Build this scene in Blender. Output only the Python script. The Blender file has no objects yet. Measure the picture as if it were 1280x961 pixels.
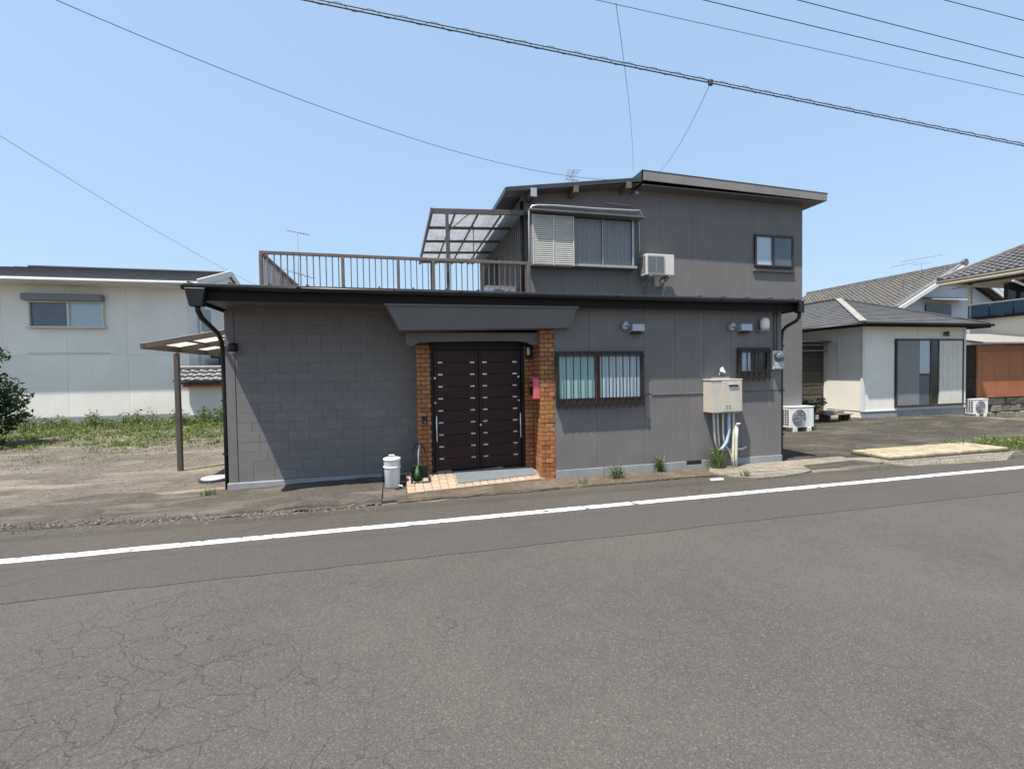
import bpy, bmesh, math, random
from mathutils import Vector, Matrix
random.seed(7)
SC = bpy.context.scene
COL = SC.collection
R = math.radians
# ------------------------------------------------------------------ camera
cam_d = bpy.data.cameras.new('camera'); cam = bpy.data.objects.new('camera', cam_d); COL.objects.link(cam)
cam_d.sensor_fit = 'HORIZONTAL'; cam_d.sensor_width = 36; cam_d.lens = 585 / 1280 * 36
cam_d.clip_start = 0.05; cam_d.clip_end = 3000
yaw, pit, rol = R(14.1), R(1.62), R(-0.9)
fw = Vector((math.sin(yaw) * math.cos(pit), math.cos(yaw) * math.cos(pit), -math.sin(pit)))
rt = Vector((math.cos(yaw), -math.sin(yaw), 0)); up = rt.cross(fw)
rt, up = rt * math.cos(rol) + up * math.sin(rol), up * math.cos(rol) - rt * math.sin(rol)
M3 = Matrix((rt, up, -fw)).transposed()
cam.matrix_world = Matrix.Translation((0, 0, 1.72)) @ M3.to_4x4()
SC.camera = cam
# ------------------------------------------------------------------ sky, sun, exposure
SUN = Vector((-0.34, -0.222, 1.0)).normalized()
el = math.asin(SUN.z); az = math.atan2(SUN.x, SUN.y)
W = bpy.data.worlds.new('World'); SC.world = W; W.use_nodes = True
nt = W.node_tree; nt.nodes.clear()
sky = nt.nodes.new('ShaderNodeTexSky'); sky.sky_type = 'NISHITA'; sky.sun_disc = False
sky.sun_elevation = el; sky.sun_rotation = az; sky.altitude = 0
sky.air_density = 1.25; sky.dust_density = 1.8; sky.ozone_density = 2.2
bg = nt.nodes.new('ShaderNodeBackground'); bg.inputs[1].default_value = 0.14
wo = nt.nodes.new('ShaderNodeOutputWorld')
hz = nt.nodes.new('ShaderNodeMix'); hz.data_type = 'RGBA'; hz.inputs[0].default_value = 0.68   # thin even haze veil over the whole sky
hz.inputs[7].default_value = (1.95, 2.85, 3.95, 1); nt.links.new(sky.outputs[0], hz.inputs[6])
nt.links.new(hz.outputs[2], bg.inputs[0]); nt.links.new(bg.outputs[0], wo.inputs[0])
sl = bpy.data.lights.new('sun', 'SUN'); sl.energy = 5.0; sl.angle = R(0.55); sl.color = (1, 0.945, 0.855)
so = bpy.data.objects.new('sun', sl); COL.objects.link(so); so.location = (-8, -8, 22)
so.rotation_euler = (-SUN).to_track_quat('-Z', 'Y').to_euler()
vs = SC.view_settings; vs.view_transform = 'Standard'; vs.look = 'None'; vs.gamma = 1; vs.exposure = 0.74
vs.use_curve_mapping = False

# ------------------------------------------------------------------ materials
def nodes(name):
    m = bpy.data.materials.new(name); m.use_nodes = True
    t = m.node_tree; b = t.nodes['Principled BSDF']
    return m, t, b
def nd(t, kind, **kw):
    n = t.nodes.new('ShaderNode' + kind)
    for k, v in kw.items():
        if k in n.inputs: n.inputs[k].default_value = v
        else: setattr(n, k, v)
    return n
def lk(t, a, b): t.links.new(a, b)
def mixc(t, fac, a, b, blend='MIX'):
    n = t.nodes.new('ShaderNodeMix'); n.data_type = 'RGBA'; n.blend_type = blend
    for s, v in ((0, fac), (6, a), (7, b)):
        if hasattr(v, 'is_output') or hasattr(v, 'links'): t.links.new(v, n.inputs[s])
        else:
            n.inputs[s].default_value = v if s == 0 else (*v, 1) if len(v) == 3 else v
    return n.outputs[2]
def ramp(t, src, *stops):
    n = t.nodes.new('ShaderNodeValToRGB'); e = n.color_ramp.elements
    while len(e) < len(stops): e.new(0.5)
    for i, (p, c) in enumerate(stops):
        e[i].position = p; e[i].color = (c, c, c, 1) if isinstance(c, (int, float)) else (*c, 1)
    t.links.new(src, n.inputs[0]); return n.outputs[0]
def coords(t, world=False, scale=(1, 1, 1), rnd=True):
    if world: src = nd(t, 'NewGeometry').outputs['Position']
    else:
        src = nd(t, 'TexCoord').outputs['Object']
        if rnd:
            oi = nd(t, 'ObjectInfo'); mu = nd(t, 'Math', operation='MULTIPLY'); mu.inputs[1].default_value = 37.0
            lk(t, oi.outputs['Random'], mu.inputs[0])
            ad = nd(t, 'VectorMath', operation='ADD'); lk(t, src, ad.inputs[0]); lk(t, mu.outputs[0], ad.inputs[1]); src = ad.outputs[0]
    mp = nd(t, 'Mapping'); mp.inputs['Scale'].default_value = scale
    lk(t, src, mp.inputs[0]); return mp.outputs[0]
def noise(t, vec, scale, detail=4, rough=0.55, dist=0.0):
    n = nd(t, 'TexNoise', Scale=scale, Detail=detail, Roughness=rough, Distortion=dist); lk(t, vec, n.inputs['Vector']); return n.outputs['Fac']
def bump(t, b, h, strength=0.3, dist=0.01):
    n = nd(t, 'Bump', Strength=strength, Distance=dist); lk(t, h, n.inputs['Height']); lk(t, n.outputs[0], b.inputs['Normal'])
def plain(name, col, rough=0.6, var=0.12, vscale=6, fine=0.0, fscale=120, metal=0.0, spec=0.4, streak=0.0, dirt=None, rand=0.0, world=False, coat=0.0):
    """painted / metal / plastic surface: base colour with blotches, optional vertical streaks, grain and per-object variation"""
    m, t, b = nodes(name)
    v = coords(t, world)
    n1 = noise(t, v, vscale, 5)
    dk = tuple(c * (1 - var) for c in col); lt = tuple(min(1, c * (1 + var)) for c in col)
    c = mixc(t, ramp(t, n1, (0.3, 0), (0.7, 1)), dk, lt)
    if streak:
        vs_ = coords(t, world, (9, 9, 0.5)); s = noise(t, vs_, 1.6, 4)
        c = mixc(t, ramp(t, s, (0.45, 0), (0.8, streak)), c, tuple(x * 0.55 for x in (dirt or col)))
    if rand:
        oi = nd(t, 'ObjectInfo'); mr = nd(t, 'MapRange'); lk(t, oi.outputs['Random'], mr.inputs[0])
        mr.inputs['To Min'].default_value = 1 - rand; mr.inputs['To Max'].default_value = 1 + rand
        vm = nd(t, 'VectorMath', operation='SCALE'); lk(t, c, vm.inputs[0]); lk(t, mr.outputs[0], vm.inputs['Scale']); c = vm.outputs[0]
    lk(t, c, b.inputs['Base Color'])
    rr = nd(t, 'MapRange'); lk(t, n1, rr.inputs[0]); rr.inputs['To Min'].default_value = max(0, rough - 0.12); rr.inputs['To Max'].default_value = min(1, rough + 0.12)
    lk(t, rr.outputs[0], b.inputs['Roughness'])
    b.inputs['Metallic'].default_value = metal; b.inputs['Specular IOR Level'].default_value = spec
    b.inputs['Coat Weight'].default_value = coat
    if fine: bump(t, b, noise(t, v, fscale, 3, 0.6), fine, 0.004)
    return m
def asphalt(name, dark, light, fresh=0.0, cracks=True):
    m, t, b = nodes(name)
    v = coords(t, True)
    big = noise(t, v, 0.55, 6, 0.6); mid = noise(t, v, 5, 6, 0.65); fine = noise(t, v, 140, 3, 0.7)
    c = mixc(t, ramp(t, big, (0.3, 0), (0.7, 1)), dark, light)
    c = mixc(t, ramp(t, mid, (0.35, 0.0), (0.75, 0.30)), c, tuple(x * 1.25 for x in light))
    vo = nd(t, 'TexVoronoi', Scale=150.0); lk(t, v, vo.inputs['Vector'])
    sep = nd(t, 'SeparateColor'); lk(t, vo.outputs['Color'], sep.inputs[0])
    c = mixc(t, ramp(t, sep.outputs[0], (0.0, 0.42), (0.35, 0.10), (0.6, 0.0)), c, tuple(x * 0.6 for x in dark))
    c = mixc(t, ramp(t, sep.outputs[1], (0.60, 0.0), (0.97, 0.45)), c, tuple(min(1, x * 1.7) for x in light))
    v2 = nd(t, 'TexVoronoi', Scale=115.0); lk(t, v, v2.inputs['Vector']); s2 = nd(t, 'SeparateColor'); lk(t, v2.outputs['Color'], s2.inputs[0])
    c = mixc(t, ramp(t, s2.outputs[2], (0.93, 0.0), (0.99, 0.45)), c, tuple(min(1, x * 2.0) for x in light))
    c = mixc(t, ramp(t, s2.outputs[1], (0.0, 0.4), (0.12, 0.0)), c, tuple(x * 0.5 for x in dark))
    c = mixc(t, ramp(t, fine, (0.34, 0.45), (0.56, 0.0)), c, tuple(x * 0.55 for x in dark))
    h = fine
    if cracks:
        w = nd(t, 'TexNoise', Scale=2.2, Detail=5.0); lk(t, v, w.inputs['Vector'])
        off = nd(t, 'VectorMath', operation='SCALE'); lk(t, w.outputs['Color'], off.inputs[0]); off.inputs['Scale'].default_value = 0.55
        ad = nd(t, 'VectorMath', operation='ADD'); lk(t, v, ad.inputs[0]); lk(t, off.outputs[0], ad.inputs[1])
        vc = nd(t, 'TexVoronoi', Scale=4.2, feature='DISTANCE_TO_EDGE'); lk(t, ad.outputs[0], vc.inputs['Vector'])
        ln = ramp(t, vc.outputs['Distance'], (0.0, 1.0), (0.019, 0.0))
        # cracks gather in the worn wheel-track area and thin out elsewhere
        gp = nd(t, 'NewGeometry'); dsub = nd(t, 'VectorMath', operation='DISTANCE'); lk(t, gp.outputs['Position'], dsub.inputs[0]); dsub.inputs[1].default_value = (-1.9, 1.9, 0)
        near = ramp(t, dsub.outputs['Value'], (0.0, 1.0), (0.0, 1.0), (1.0, 0.0))
        mr = nd(t, 'MapRange'); lk(t, dsub.outputs['Value'], mr.inputs[0]); mr.inputs['From Min'].default_value = 0.6; mr.inputs['From Max'].default_value = 2.9; mr.inputs['To Min'].default_value = 0.30; mr.inputs['To Max'].default_value = -0.06
        msk = nd(t, 'Math', operation='ADD'); lk(t, noise(t, v, 0.9, 4), msk.inputs[0]); lk(t, mr.outputs[0], msk.inputs[1])
        mk = ramp(t, msk.outputs[0], (0.50, 0.0), (0.66, 1.0))
        mm = nd(t, 'Math', operation='MULTIPLY'); lk(t, ln, mm.inputs[0]); lk(t, mk, mm.inputs[1])
        m2 = nd(t, 'Math', operation='MULTIPLY'); lk(t, mm.outputs[0], m2.inputs[0]); m2.inputs[1].default_value = 0.58
        c = mixc(t, m2.outputs[0], c, tuple(x * 0.35 for x in dark))
        sb = nd(t, 'Math', operation='SUBTRACT'); lk(t, fine, sb.inputs[0]); lk(t, mm.outputs[0], sb.inputs[1]); h = sb.outputs[0]
    lk(t, c, b.inputs['Base Color']); b.inputs['Roughness'].default_value = 0.9; b.inputs['Specular IOR Level'].default_value = 0.25
    bump(t, b, h, 0.55, 0.006)
    return m
def earth(name, cols, scale=0.8, grain=60, bstr=0.5, light=None):
    m, t, b = nodes(name); v = coords(t, True)
    n1 = noise(t, v, scale, 7, 0.62, 0.4); n2 = noise(t, v, scale * 4.5, 6, 0.6); n3 = noise(t, v, grain, 4, 0.7)
    c = mixc(t, ramp(t, n1, (0.36, 0), (0.62, 1)), cols[0], cols[1])
    c = mixc(t, ramp(t, n2, (0.42, 0), (0.66, 0.8)), c, cols[2])
    n4 = noise(t, v, scale * 16, 5, 0.7, 0.5)
    c = mixc(t, ramp(t, n4, (0.40, 0.6), (0.52, 0.0)), c, tuple(x * 0.7 for x in cols[0])); c = mixc(t, ramp(t, n4, (0.55, 0.0), (0.70, 0.55)), c, cols[1])
    if light: c = mixc(t, ramp(t, noise(t, coords(t, True, (0.6, 1.6, 1)), scale * 1.3, 5, 0.6, 0.8), (0.50, 0), (0.66, 0.85)), c, light)
    c = mixc(t, ramp(t, n3, (0.3, 0.55), (0.55, 0.0)), c, tuple(x * 0.45 for x in cols[0]))
    c = mixc(t, ramp(t, n3, (0.58, 0.0), (0.75, 0.45)), c, tuple(min(1, x * 1.6) for x in cols[1]))
    lk(t, c, b.inputs['Base Color']); b.inputs['Roughness'].default_value = 0.95; b.inputs['Specular IOR Level'].default_value = 0.2
    ad = nd(t, 'Math', operation='ADD'); lk(t, n3, ad.inputs[0]); lk(t, n2, ad.inputs[1])
    bump(t, b, ad.outputs[0], bstr, 0.012); return m
def glass(name, col, rough=0.06, spec=0.6):
    m, t, b = nodes(name); v = coords(t)
    c = mixc(t, ramp(t, noise(t, v, 2.2, 3), (0.35, 0), (0.7, 1)), tuple(x * 0.8 for x in col), col)
    lk(t, c, b.inputs['Base Color']); b.inputs['Roughness'].default_value = rough; b.inputs['Specular IOR Level'].default_value = spec
    return m
def curtain(name, col, folds=26):
    """glazing with a pleated curtain close behind it"""
    m, t, b = nodes(name); tc = nd(t, 'TexCoord')
    w = nd(t, 'TexWave', Scale=folds * 0.16, Distortion=1.6, Detail=2.0); lk(t, tc.outputs['Object'], w.inputs[0])
    c = mixc(t, w.outputs['Fac'], tuple(x * 0.80 for x in col), col)  # shade of the folds is painted as waves on the flat pane
    lk(t, c, b.inputs['Base Color']); b.inputs['Roughness'].default_value = 0.22; b.inputs['Specular IOR Level'].default_value = 0.5
    b.inputs['Coat Weight'].default_value = 0.6; b.inputs['Coat Roughness'].default_value = 0.03
    return m
def island(name, cols, rough=0.6, trans=0.0, sub=0.0):
    """colour picked per loose piece (leaf, blade, stone)"""
    m, t, b = nodes(name); g = nd(t, 'NewGeometry')
    n = t.nodes.new('ShaderNodeValToRGB'); e = n.color_ramp.elements
    while len(e) < len(cols): e.new(0.5)
    for i, c in enumerate(cols): e[i].position = i / (len(cols) - 1); e[i].color = (*c, 1)
    lk(t, g.outputs['Random Per Island'], n.inputs[0]); lk(t, n.outputs[0], b.inputs['Base Color'])
    b.inputs['Roughness'].default_value = rough; b.inputs['Specular IOR Level'].default_value = 0.3
    if trans:
        tr = nd(t, 'BsdfTranslucent'); lk(t, n.outputs[0], tr.inputs[0]); mx = nd(t, 'MixShader'); mx.inputs[0].default_value = trans
        lk(t, b.outputs[0], mx.inputs[1]); lk(t, tr.outputs[0], mx.inputs[2]); lk(t, mx.outputs[0], t.nodes['Material Output'].inputs[0])
    return m
def brickmat(name):
    m, t, b = nodes(name); oi = nd(t, 'ObjectInfo')
    n = t.nodes.new('ShaderNodeValToRGB'); e = n.color_ramp.elements
    cols = [(0.235, 0.085, 0.03), (0.34, 0.135, 0.044), (0.41, 0.175, 0.06), (0.285, 0.108, 0.038), (0.44, 0.21, 0.082)]
    while len(e) < 5: e.new(0.5)
    for i, c in enumerate(cols): e[i].position = i / 4; e[i].color = (*c, 1)
    lk(t, oi.outputs['Random'], n.inputs[0])
    v = coords(t); n1 = noise(t, v, 40, 4)
    c = mixc(t, ramp(t, n1, (0.35, 0.45), (0.6, 0)), n.outputs[0], (0.22, 0.085, 0.03))
    lk(t, c, b.inputs['Base Color']); b.inputs['Roughness'].default_value = 0.62; bump(t, b, n1, 0.3, 0.003); return m
def translucent(name, col, amt=0.55):
    m, t, b = nodes(name); b.inputs['Base Color'].default_value = (*col, 1); b.inputs['Roughness'].default_value = 0.35
    v = coords(t); c = mixc(t, ramp(t, noise(t, v, 3, 4), (0.4, 0), (0.7, 0.5)), col, tuple(x * 0.7 for x in col)); lk(t, c, b.inputs['Base Color'])
    tr = nd(t, 'BsdfTranslucent'); lk(t, c, tr.inputs[0]); mx = nd(t, 'MixShader'); mx.inputs[0].default_value = amt
    lk(t, b.outputs[0], mx.inputs[1]); lk(t, tr.outputs[0], mx.inputs[2]); lk(t, mx.outputs[0], t.nodes['Material Output'].inputs[0]); return m
def paintline(name):
    m, t, b = nodes(name); v = coords(t, True)
    n = noise(t, v, 9, 6, 0.7); f = noise(t, v, 120, 3, 0.7)
    ad = nd(t, 'Math', operation='ADD'); lk(t, n, ad.inputs[0]); mu = nd(t, 'Math', operation='MULTIPLY'); lk(t, f, mu.inputs[0]); mu.inputs[1].default_value = 0.35; lk(t, mu.outputs[0], ad.inputs[1])
    c = mixc(t, ramp(t, ad.outputs[0], (0.575, 1.0), (0.63, 0.0)), (0.68, 0.68, 0.66), (0.085, 0.078, 0.072))
    c = mixc(t, ramp(t, noise(t, v, 3, 4), (0.4, 0.0), (0.8, 0.25)), c, (0.55, 0.53, 0.5))
    lk(t, c, b.inputs['Base Color']); b.inputs['Roughness'].default_value = 0.75; bump(t, b, f, 0.4, 0.004); return m

MAT = dict(
    road=asphalt('worn_asphalt', (0.066, 0.0595, 0.0545), (0.100, 0.0885, 0.0795)),
    patch=asphalt('newer_asphalt', (0.067, 0.061, 0.056), (0.080, 0.073, 0.067), cracks=False),
    shoulder=asphalt('old_shoulder_asphalt', (0.060, 0.052, 0.045), (0.088, 0.077, 0.066)),
    lot=earth('dirty_yard_asphalt', [(0.042, 0.037, 0.032), (0.090, 0.079, 0.063), (0.058, 0.052, 0.043)], 0.8, 60, 0.5, (0.125, 0.11, 0.082)),
    ground=earth('bare_earth', [(0.10, 0.085, 0.071), (0.175, 0.149, 0.122), (0.13, 0.108, 0.09)], 0.6, 45, 0.6, (0.265, 0.225, 0.175)),
    slab=earth('old_stained_concrete', [(0.068, 0.059, 0.051), (0.115, 0.099, 0.084), (0.088, 0.075, 0.064)], 1.1, 60, 0.7, (0.165, 0.14, 0.11)),
    gutterstrip=earth('stained_gutter_concrete', [(0.10, 0.078, 0.06), (0.19, 0.145, 0.108), (0.085, 0.07, 0.056)], 2.2, 70, 0.5),
    concrete=earth('pale_concrete', [(0.20, 0.178, 0.143), (0.31, 0.275, 0.22), (0.15, 0.132, 0.105)], 1.2, 80, 0.3),
    found=plain('painted_foundation', (0.27, 0.28, 0.29), 0.8, 0.15, 3, 0.3, 60, streak=0.25),
    line=paintline('worn_white_line'),
    grey=plain('grey_wall_paint', (0.171, 0.160, 0.155), 0.72, 0.07, 2.2, 0.35, 160, streak=0.20, spec=0.3),
    greyblock=plain('grey_block_paint', (0.176, 0.165, 0.159), 0.74, 0.05, 2.2, 0.8, 55, rand=0.04, spec=0.3),
    greydk=plain('grey_trim_paint', (0.126, 0.116, 0.111), 0.6, 0.07, 3, 0.2, 120, streak=0.1),
    verge=plain('pale_grey_verge_paint', (0.235, 0.212, 0.197), 0.65, 0.08, 3, 0.2, 90, streak=0.15),
    black=plain('black_gutter_plastic', (0.011, 0.011, 0.013), 0.38, 0.2, 5, 0, spec=0.4),
    fascia=plain('dark_brown_metal', (0.015, 0.011, 0.011), 0.7, 0.2, 4, 0, spec=0.2, streak=0.2),
    roofmetal=plain('dark_roof_metal', (0.045, 0.047, 0.052), 0.45, 0.15, 3, 0.1, 60),
    brick=brickmat('orange_brick_tile'),
    mortar=plain('dark_mortar', (0.055, 0.042, 0.034), 0.95, 0.2, 20, 0.5, 90),
    door=plain('dark_brown_door', (0.027, 0.0095, 0.009), 0.45, 0.25, 4, 0.1, 90, rand=0.12, spec=0.3),
    doorframe=plain('black_brown_frame', (0.009, 0.006, 0.006), 0.45, 0.2, 5, 0, spec=0.3),
    silver=plain('brushed_silver', (0.62, 0.62, 0.62), 0.3, 0.1, 9, 0, metal=0.85),
    tile=plain('cream_porch_tile', (0.37, 0.28, 0.205), 0.6, 0.08, 12, 0.15, 90, rand=0.10),
    grout=plain('tile_grout', (0.17, 0.135, 0.105), 0.95, 0.15, 20),
    yellow=plain('cream_yellow_paver', (0.33, 0.28, 0.19), 0.75, 0.28, 7, 0.4, 80, rand=0.12),
    winframe=plain('dark_bronze_frame', (0.030, 0.021, 0.018), 0.4, 0.2, 6, 0, spec=0.5),
    brownsash=plain('brown_sash', (0.085, 0.04, 0.028), 0.4, 0.15, 6),
    bar=plain('black_iron', (0.016, 0.014, 0.014), 0.45, 0.2, 8),
    teal=curtain('teal_curtain_glass', (0.30, 0.50, 0.50), 30),
    paleglass=curtain('pale_curtain_glass', (0.42, 0.52, 0.58), 30),
    skyglass=glass('grey_blue_glass', (0.10, 0.13, 0.155)),
    darkglass=glass('dark_glass', (0.02, 0.024, 0.028)),
    white=plain('white_plastic', (0.72, 0.73, 0.72), 0.4, 0.06, 6, 0, spec=0.5),
    lidwhite=plain('weathered_white_lid', (0.44, 0.47, 0.47), 0.5, 0.12, 9, streak=0.2),
    offwhite=plain('aged_white_plastic', (0.60, 0.58, 0.52), 0.45, 0.08, 6, 0, streak=0.1),
    beige=plain('beige_enamel', (0.52, 0.47, 0.39), 0.42, 0.05, 5, 0, spec=0.5, streak=0.08),
    darkslot=plain('dark_slot', (0.03, 0.03, 0.032), 0.7, 0.1, 8),
    fangrey=plain('fan_grille_grey', (0.20, 0.21, 0.22), 0.6, 0.1, 10),
    vent=plain('aluminium_vent', (0.42, 0.44, 0.47), 0.42, 0.08, 9, 0, metal=0.3),
    pink=plain('red_letterbox_paint', (0.52, 0.115, 0.11), 0.42, 0.1, 8, 0, spec=0.5),
    pvc=plain('cream_pipe_lagging', (0.55, 0.51, 0.43), 0.6, 0.1, 14, 0.2, 90),
    bluepipe=plain('pale_blue_pipe', (0.36, 0.50, 0.62), 0.4, 0.08, 9),
    brownmetal=plain('bronze_aluminium', (0.105, 0.087, 0.075), 0.45, 0.1, 8, 0, metal=0.25),
    railmetal=plain('weathered_brown_rail', (0.145, 0.112, 0.095), 0.6, 0.2, 7, 0.2, 90, streak=0.2),
    poly=translucent('smoked_polycarbonate', (0.66, 0.68, 0.72), 0.6),
    polylight=translucent('milky_polycarbonate', (0.86, 0.82, 0.76), 0.75),
    slatmetal=plain('cream_shutter_slat', (0.50, 0.48, 0.42), 0.45, 0.08, 8, rand=0.05),
    shutter=plain('grey_steel_shutter', (0.21, 0.215, 0.22), 0.5, 0.08, 6, streak=0.1),
    alu=plain('dull_aluminium', (0.40, 0.40, 0.41), 0.42, 0.08, 8, metal=0.5),
    wire=plain('grey_cable', (0.055, 0.06, 0.068), 0.6, 0.1, 8),
    whitewall=plain('off_white_render', (0.78, 0.745, 0.68), 0.85, 0.06, 0.9, 0.25, 60, streak=0.10, rand=0.02),
    bungwall=plain('white_siding', (0.76, 0.725, 0.65), 0.75, 0.05, 1.2, 0.2, 60, streak=0.10, rand=0.02),
    creamwall=plain('cream_render', (0.58, 0.53, 0.42), 0.85, 0.06, 1.2, 0.2, 60, streak=0.12),
    palewall=plain('pale_blue_render', (0.50, 0.54, 0.58), 0.85, 0.05, 1.2, 0.2, 60),
    whitetrim=plain('white_trim', (0.66, 0.65, 0.62), 0.6, 0.06, 3, streak=0.12),
    slate=plain('dark_slate_roof', (0.085, 0.085, 0.088), 0.7, 0.25, 3.5, 0.4, 40, streak=0.12),
    kawara=plain('brown_grey_roof_tile', (0.155, 0.145, 0.132), 0.6, 0.30, 4.5, 0.4, 30),
    kawaragrey=plain('grey_roof_tile', (0.15, 0.145, 0.15), 0.5, 0.30, 4.5, 0.4, 30),
    ridge=plain('pale_ridge_cap', (0.25, 0.238, 0.215), 0.7, 0.15, 5, 0.2, 50),
    wood=plain('weathered_dark_wood', (0.085, 0.068, 0.052), 0.85, 0.3, 8, 0.6, 60, rand=0.22, streak=0.2),
    woodgrey=plain('grey_old_board', (0.22, 0.19, 0.155), 0.85, 0.2, 9, 0.5, 60, rand=0.15),
    orange=plain('rust_orange_sheet', (0.31, 0.118, 0.052), 0.6, 0.18, 1.6, 0.15, 60, streak=0.35, rand=0.06),
    stone=plain('rough_stone', (0.20, 0.175, 0.14), 0.9, 0.25, 6, 0.9, 30, rand=0.22),
    blue=plain('blue_sheet', (0.035, 0.075, 0.11), 0.5, 0.15, 4),
    orangetrim=plain('orange_coping', (0.42, 0.17, 0.08), 0.7, 0.15, 5),
    greenplastic=plain('green_plastic', (0.016, 0.085, 0.025), 0.5, 0.15, 14),
    mat=plain('grey_mat', (0.13, 0.145, 0.155), 0.9, 0.1, 6, 0.5, 90),
    rubber=plain('black_rubber', (0.022, 0.022, 0.024), 0.7, 0.2, 14, 0.3, 60),
    leaf=island('dark_leaf', [(0.018, 0.045, 0.014), (0.035, 0.075, 0.02), (0.05, 0.10, 0.03), (0.075, 0.12, 0.045)], 0.5, 0.25),
    grass=island('grass_blade', [(0.05, 0.11, 0.02), (0.11, 0.18, 0.03), (0.17, 0.21, 0.06), (0.27, 0.25, 0.11), (0.08, 0.16, 0.025)], 0.6, 0.3),
    weed=island('weed_blade', [(0.05, 0.10, 0.025), (0.10, 0.16, 0.05), (0.16, 0.20, 0.09), (0.22, 0.22, 0.11)], 0.6, 0.3),
    gravel=island('broken_asphalt_bits', [(0.06, 0.052, 0.045), (0.12, 0.105, 0.09), (0.20, 0.175, 0.15), (0.09, 0.08, 0.07)], 0.95),
    flower=island('small_yellow_bloom', [(0.45, 0.38, 0.08), (0.5, 0.45, 0.15)], 0.6),
)

# ------------------------------------------------------------------ mesh helpers
WL = {}
class MB:
    def __init__(s): s.v = []; s.f = []; s.sm = []
    def _add(s, vs, fs, smooth=False):
        o = len(s.v); s.v += [tuple(p) for p in vs]; s.f += [tuple(i + o for i in f) for f in fs]; s.sm += [smooth] * len(fs); return s
    def box(s, x0, x1, y0, y1, z0, z1):
        x0, x1 = sorted((x0, x1)); y0, y1 = sorted((y0, y1)); z0, z1 = sorted((z0, z1))
        return s._add([(x0, y0, z0), (x1, y0, z0), (x1, y1, z0), (x0, y1, z0), (x0, y0, z1), (x1, y0, z1), (x1, y1, z1), (x0, y1, z1)],
                      [(0, 3, 2, 1), (4, 5, 6, 7), (0, 1, 5, 4), (1, 2, 6, 5), (2, 3, 7, 6), (3, 0, 4, 7)])
    def hexa(s, p):   # 8 corner points: bottom loop then top loop
        return s._add(p, [(0, 3, 2, 1), (4, 5, 6, 7), (0, 1, 5, 4), (1, 2, 6, 5), (2, 3, 7, 6), (3, 0, 4, 7)])
    def beam(s, a, b, w, h):   # rectangular bar from a to b (w sideways, h in the other direction)
        a, b = Vector(a), Vector(b); d = (b - a).normalized()
        u = d.cross(Vector((0, 0, 1)));  u = Vector((1, 0, 0)) if u.length < 1e-4 else u.normalized()
        n = u.cross(d).normalized(); u, n = u * w / 2, n * h / 2
        return s.hexa([a - u - n, a + u - n, b + u - n, b - u - n, a - u + n, a + u + n, b + u + n, b - u + n])
    def prism(s, poly, axis, a, b):   # 2-D polygon extruded along axis from a to b
        n = len(poly)
        def P(q, w): return {'x': (w, q[0], q[1]), 'y': (q[0], w, q[1]), 'z': (q[0], q[1], w)}[axis]
        vs = [P(q, a) for q in poly] + [P(q, b) for q in poly]
        return s._add(vs, [tuple(range(n))[::-1], tuple(range(n, 2 * n))] + [(i, (i + 1) % n, n + (i + 1) % n, n + i) for i in range(n)])
    def tube(s, pts, r, n=8, cap=True):
        pts = [Vector(p) for p in pts]; rs = r if isinstance(r, (list, tuple)) else [r] * len(pts)
        o = []; ref = None
        for i, p in enumerate(pts):
            d = (pts[min(i + 1, len(pts) - 1)] - pts[max(i - 1, 0)]).normalized()
            if ref is None: ref = Vector((0, 0, 1)) if abs(d.z) < 0.9 else Vector((1, 0, 0))
            u = (ref - d * ref.dot(d)).normalized(); ref = u; w = d.cross(u)
            o += [p + (u * math.cos(t) + w * math.sin(t)) * rs[i] for t in [2 * math.pi * k / n for k in range(n)]]
        fs = [(i * n + k, i * n + (k + 1) % n, (i + 1) * n + (k + 1) % n, (i + 1) * n + k) for i in range(len(pts) - 1) for k in range(n)]
        s._add(o, fs, True)
        if cap:
            m = len(s.v) - len(o); s.f += [tuple(m + k for k in range(n))[::-1], tuple(m + (len(pts) - 1) * n + k for k in range(n))]; s.sm += [False, False]
        return s
    def lathe(s, prof, c, axis='z', n=24):
        vs = []
        for (r, h) in prof:
            for k in range(n):
                t = 2 * math.pi * k / n; a, b_ = r * math.cos(t), r * math.sin(t)
                vs.append({'z': (c[0] + a, c[1] + b_, c[2] + h), 'y': (c[0] + a, c[1] + h, c[2] + b_), 'x': (c[0] + h, c[1] + a, c[2] + b_)}[axis])
        m = len(prof)
        fs = [(i * n + k, i * n + (k + 1) % n, (i + 1) * n + (k + 1) % n, (i + 1) * n + k) for i in range(m - 1) for k in range(n)]
        s._add(vs, fs, True); o = len(s.v) - len(vs)
        s.f += [tuple(o + k for k in range(n))[::-1], tuple(o + (m - 1) * n + k for k in range(n))]; s.sm += [False, False]; return s
    def poly(s, pts): return s._add(pts, [tuple(range(len(pts)))])
    def build(s, name, mat, parent=None, bevel=0.0, origin=None, segs=1):
        me = bpy.data.meshes.new(name)
        if parent is not None: org = Vector(WL[parent]) if origin is None else Vector(origin)
        elif origin is not None: org = Vector(origin)
        else:
            xs, ys, zs = zip(*s.v); org = Vector(((min(xs) + max(xs)) / 2, (min(ys) + max(ys)) / 2, min(zs)))
        me.from_pydata([Vector(p) - org for p in s.v], [], s.f)
        me.polygons.foreach_set('use_smooth', s.sm)
        bm = bmesh.new(); bm.from_mesh(me)
        bmesh.ops.recalc_face_normals(bm, faces=bm.faces)
        if bevel:
            es = [e for e in bm.edges if len(e.link_faces) == 2 and e.calc_face_angle(0) > 0.6]
            bmesh.ops.bevel(bm, geom=es, offset=bevel, segments=segs, affect='EDGES', clamp_overlap=True)
        bm.to_mesh(me); bm.free()
        me.materials.append(MAT[mat] if isinstance(mat, str) else mat)
        return link(name, me, org, parent)
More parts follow.
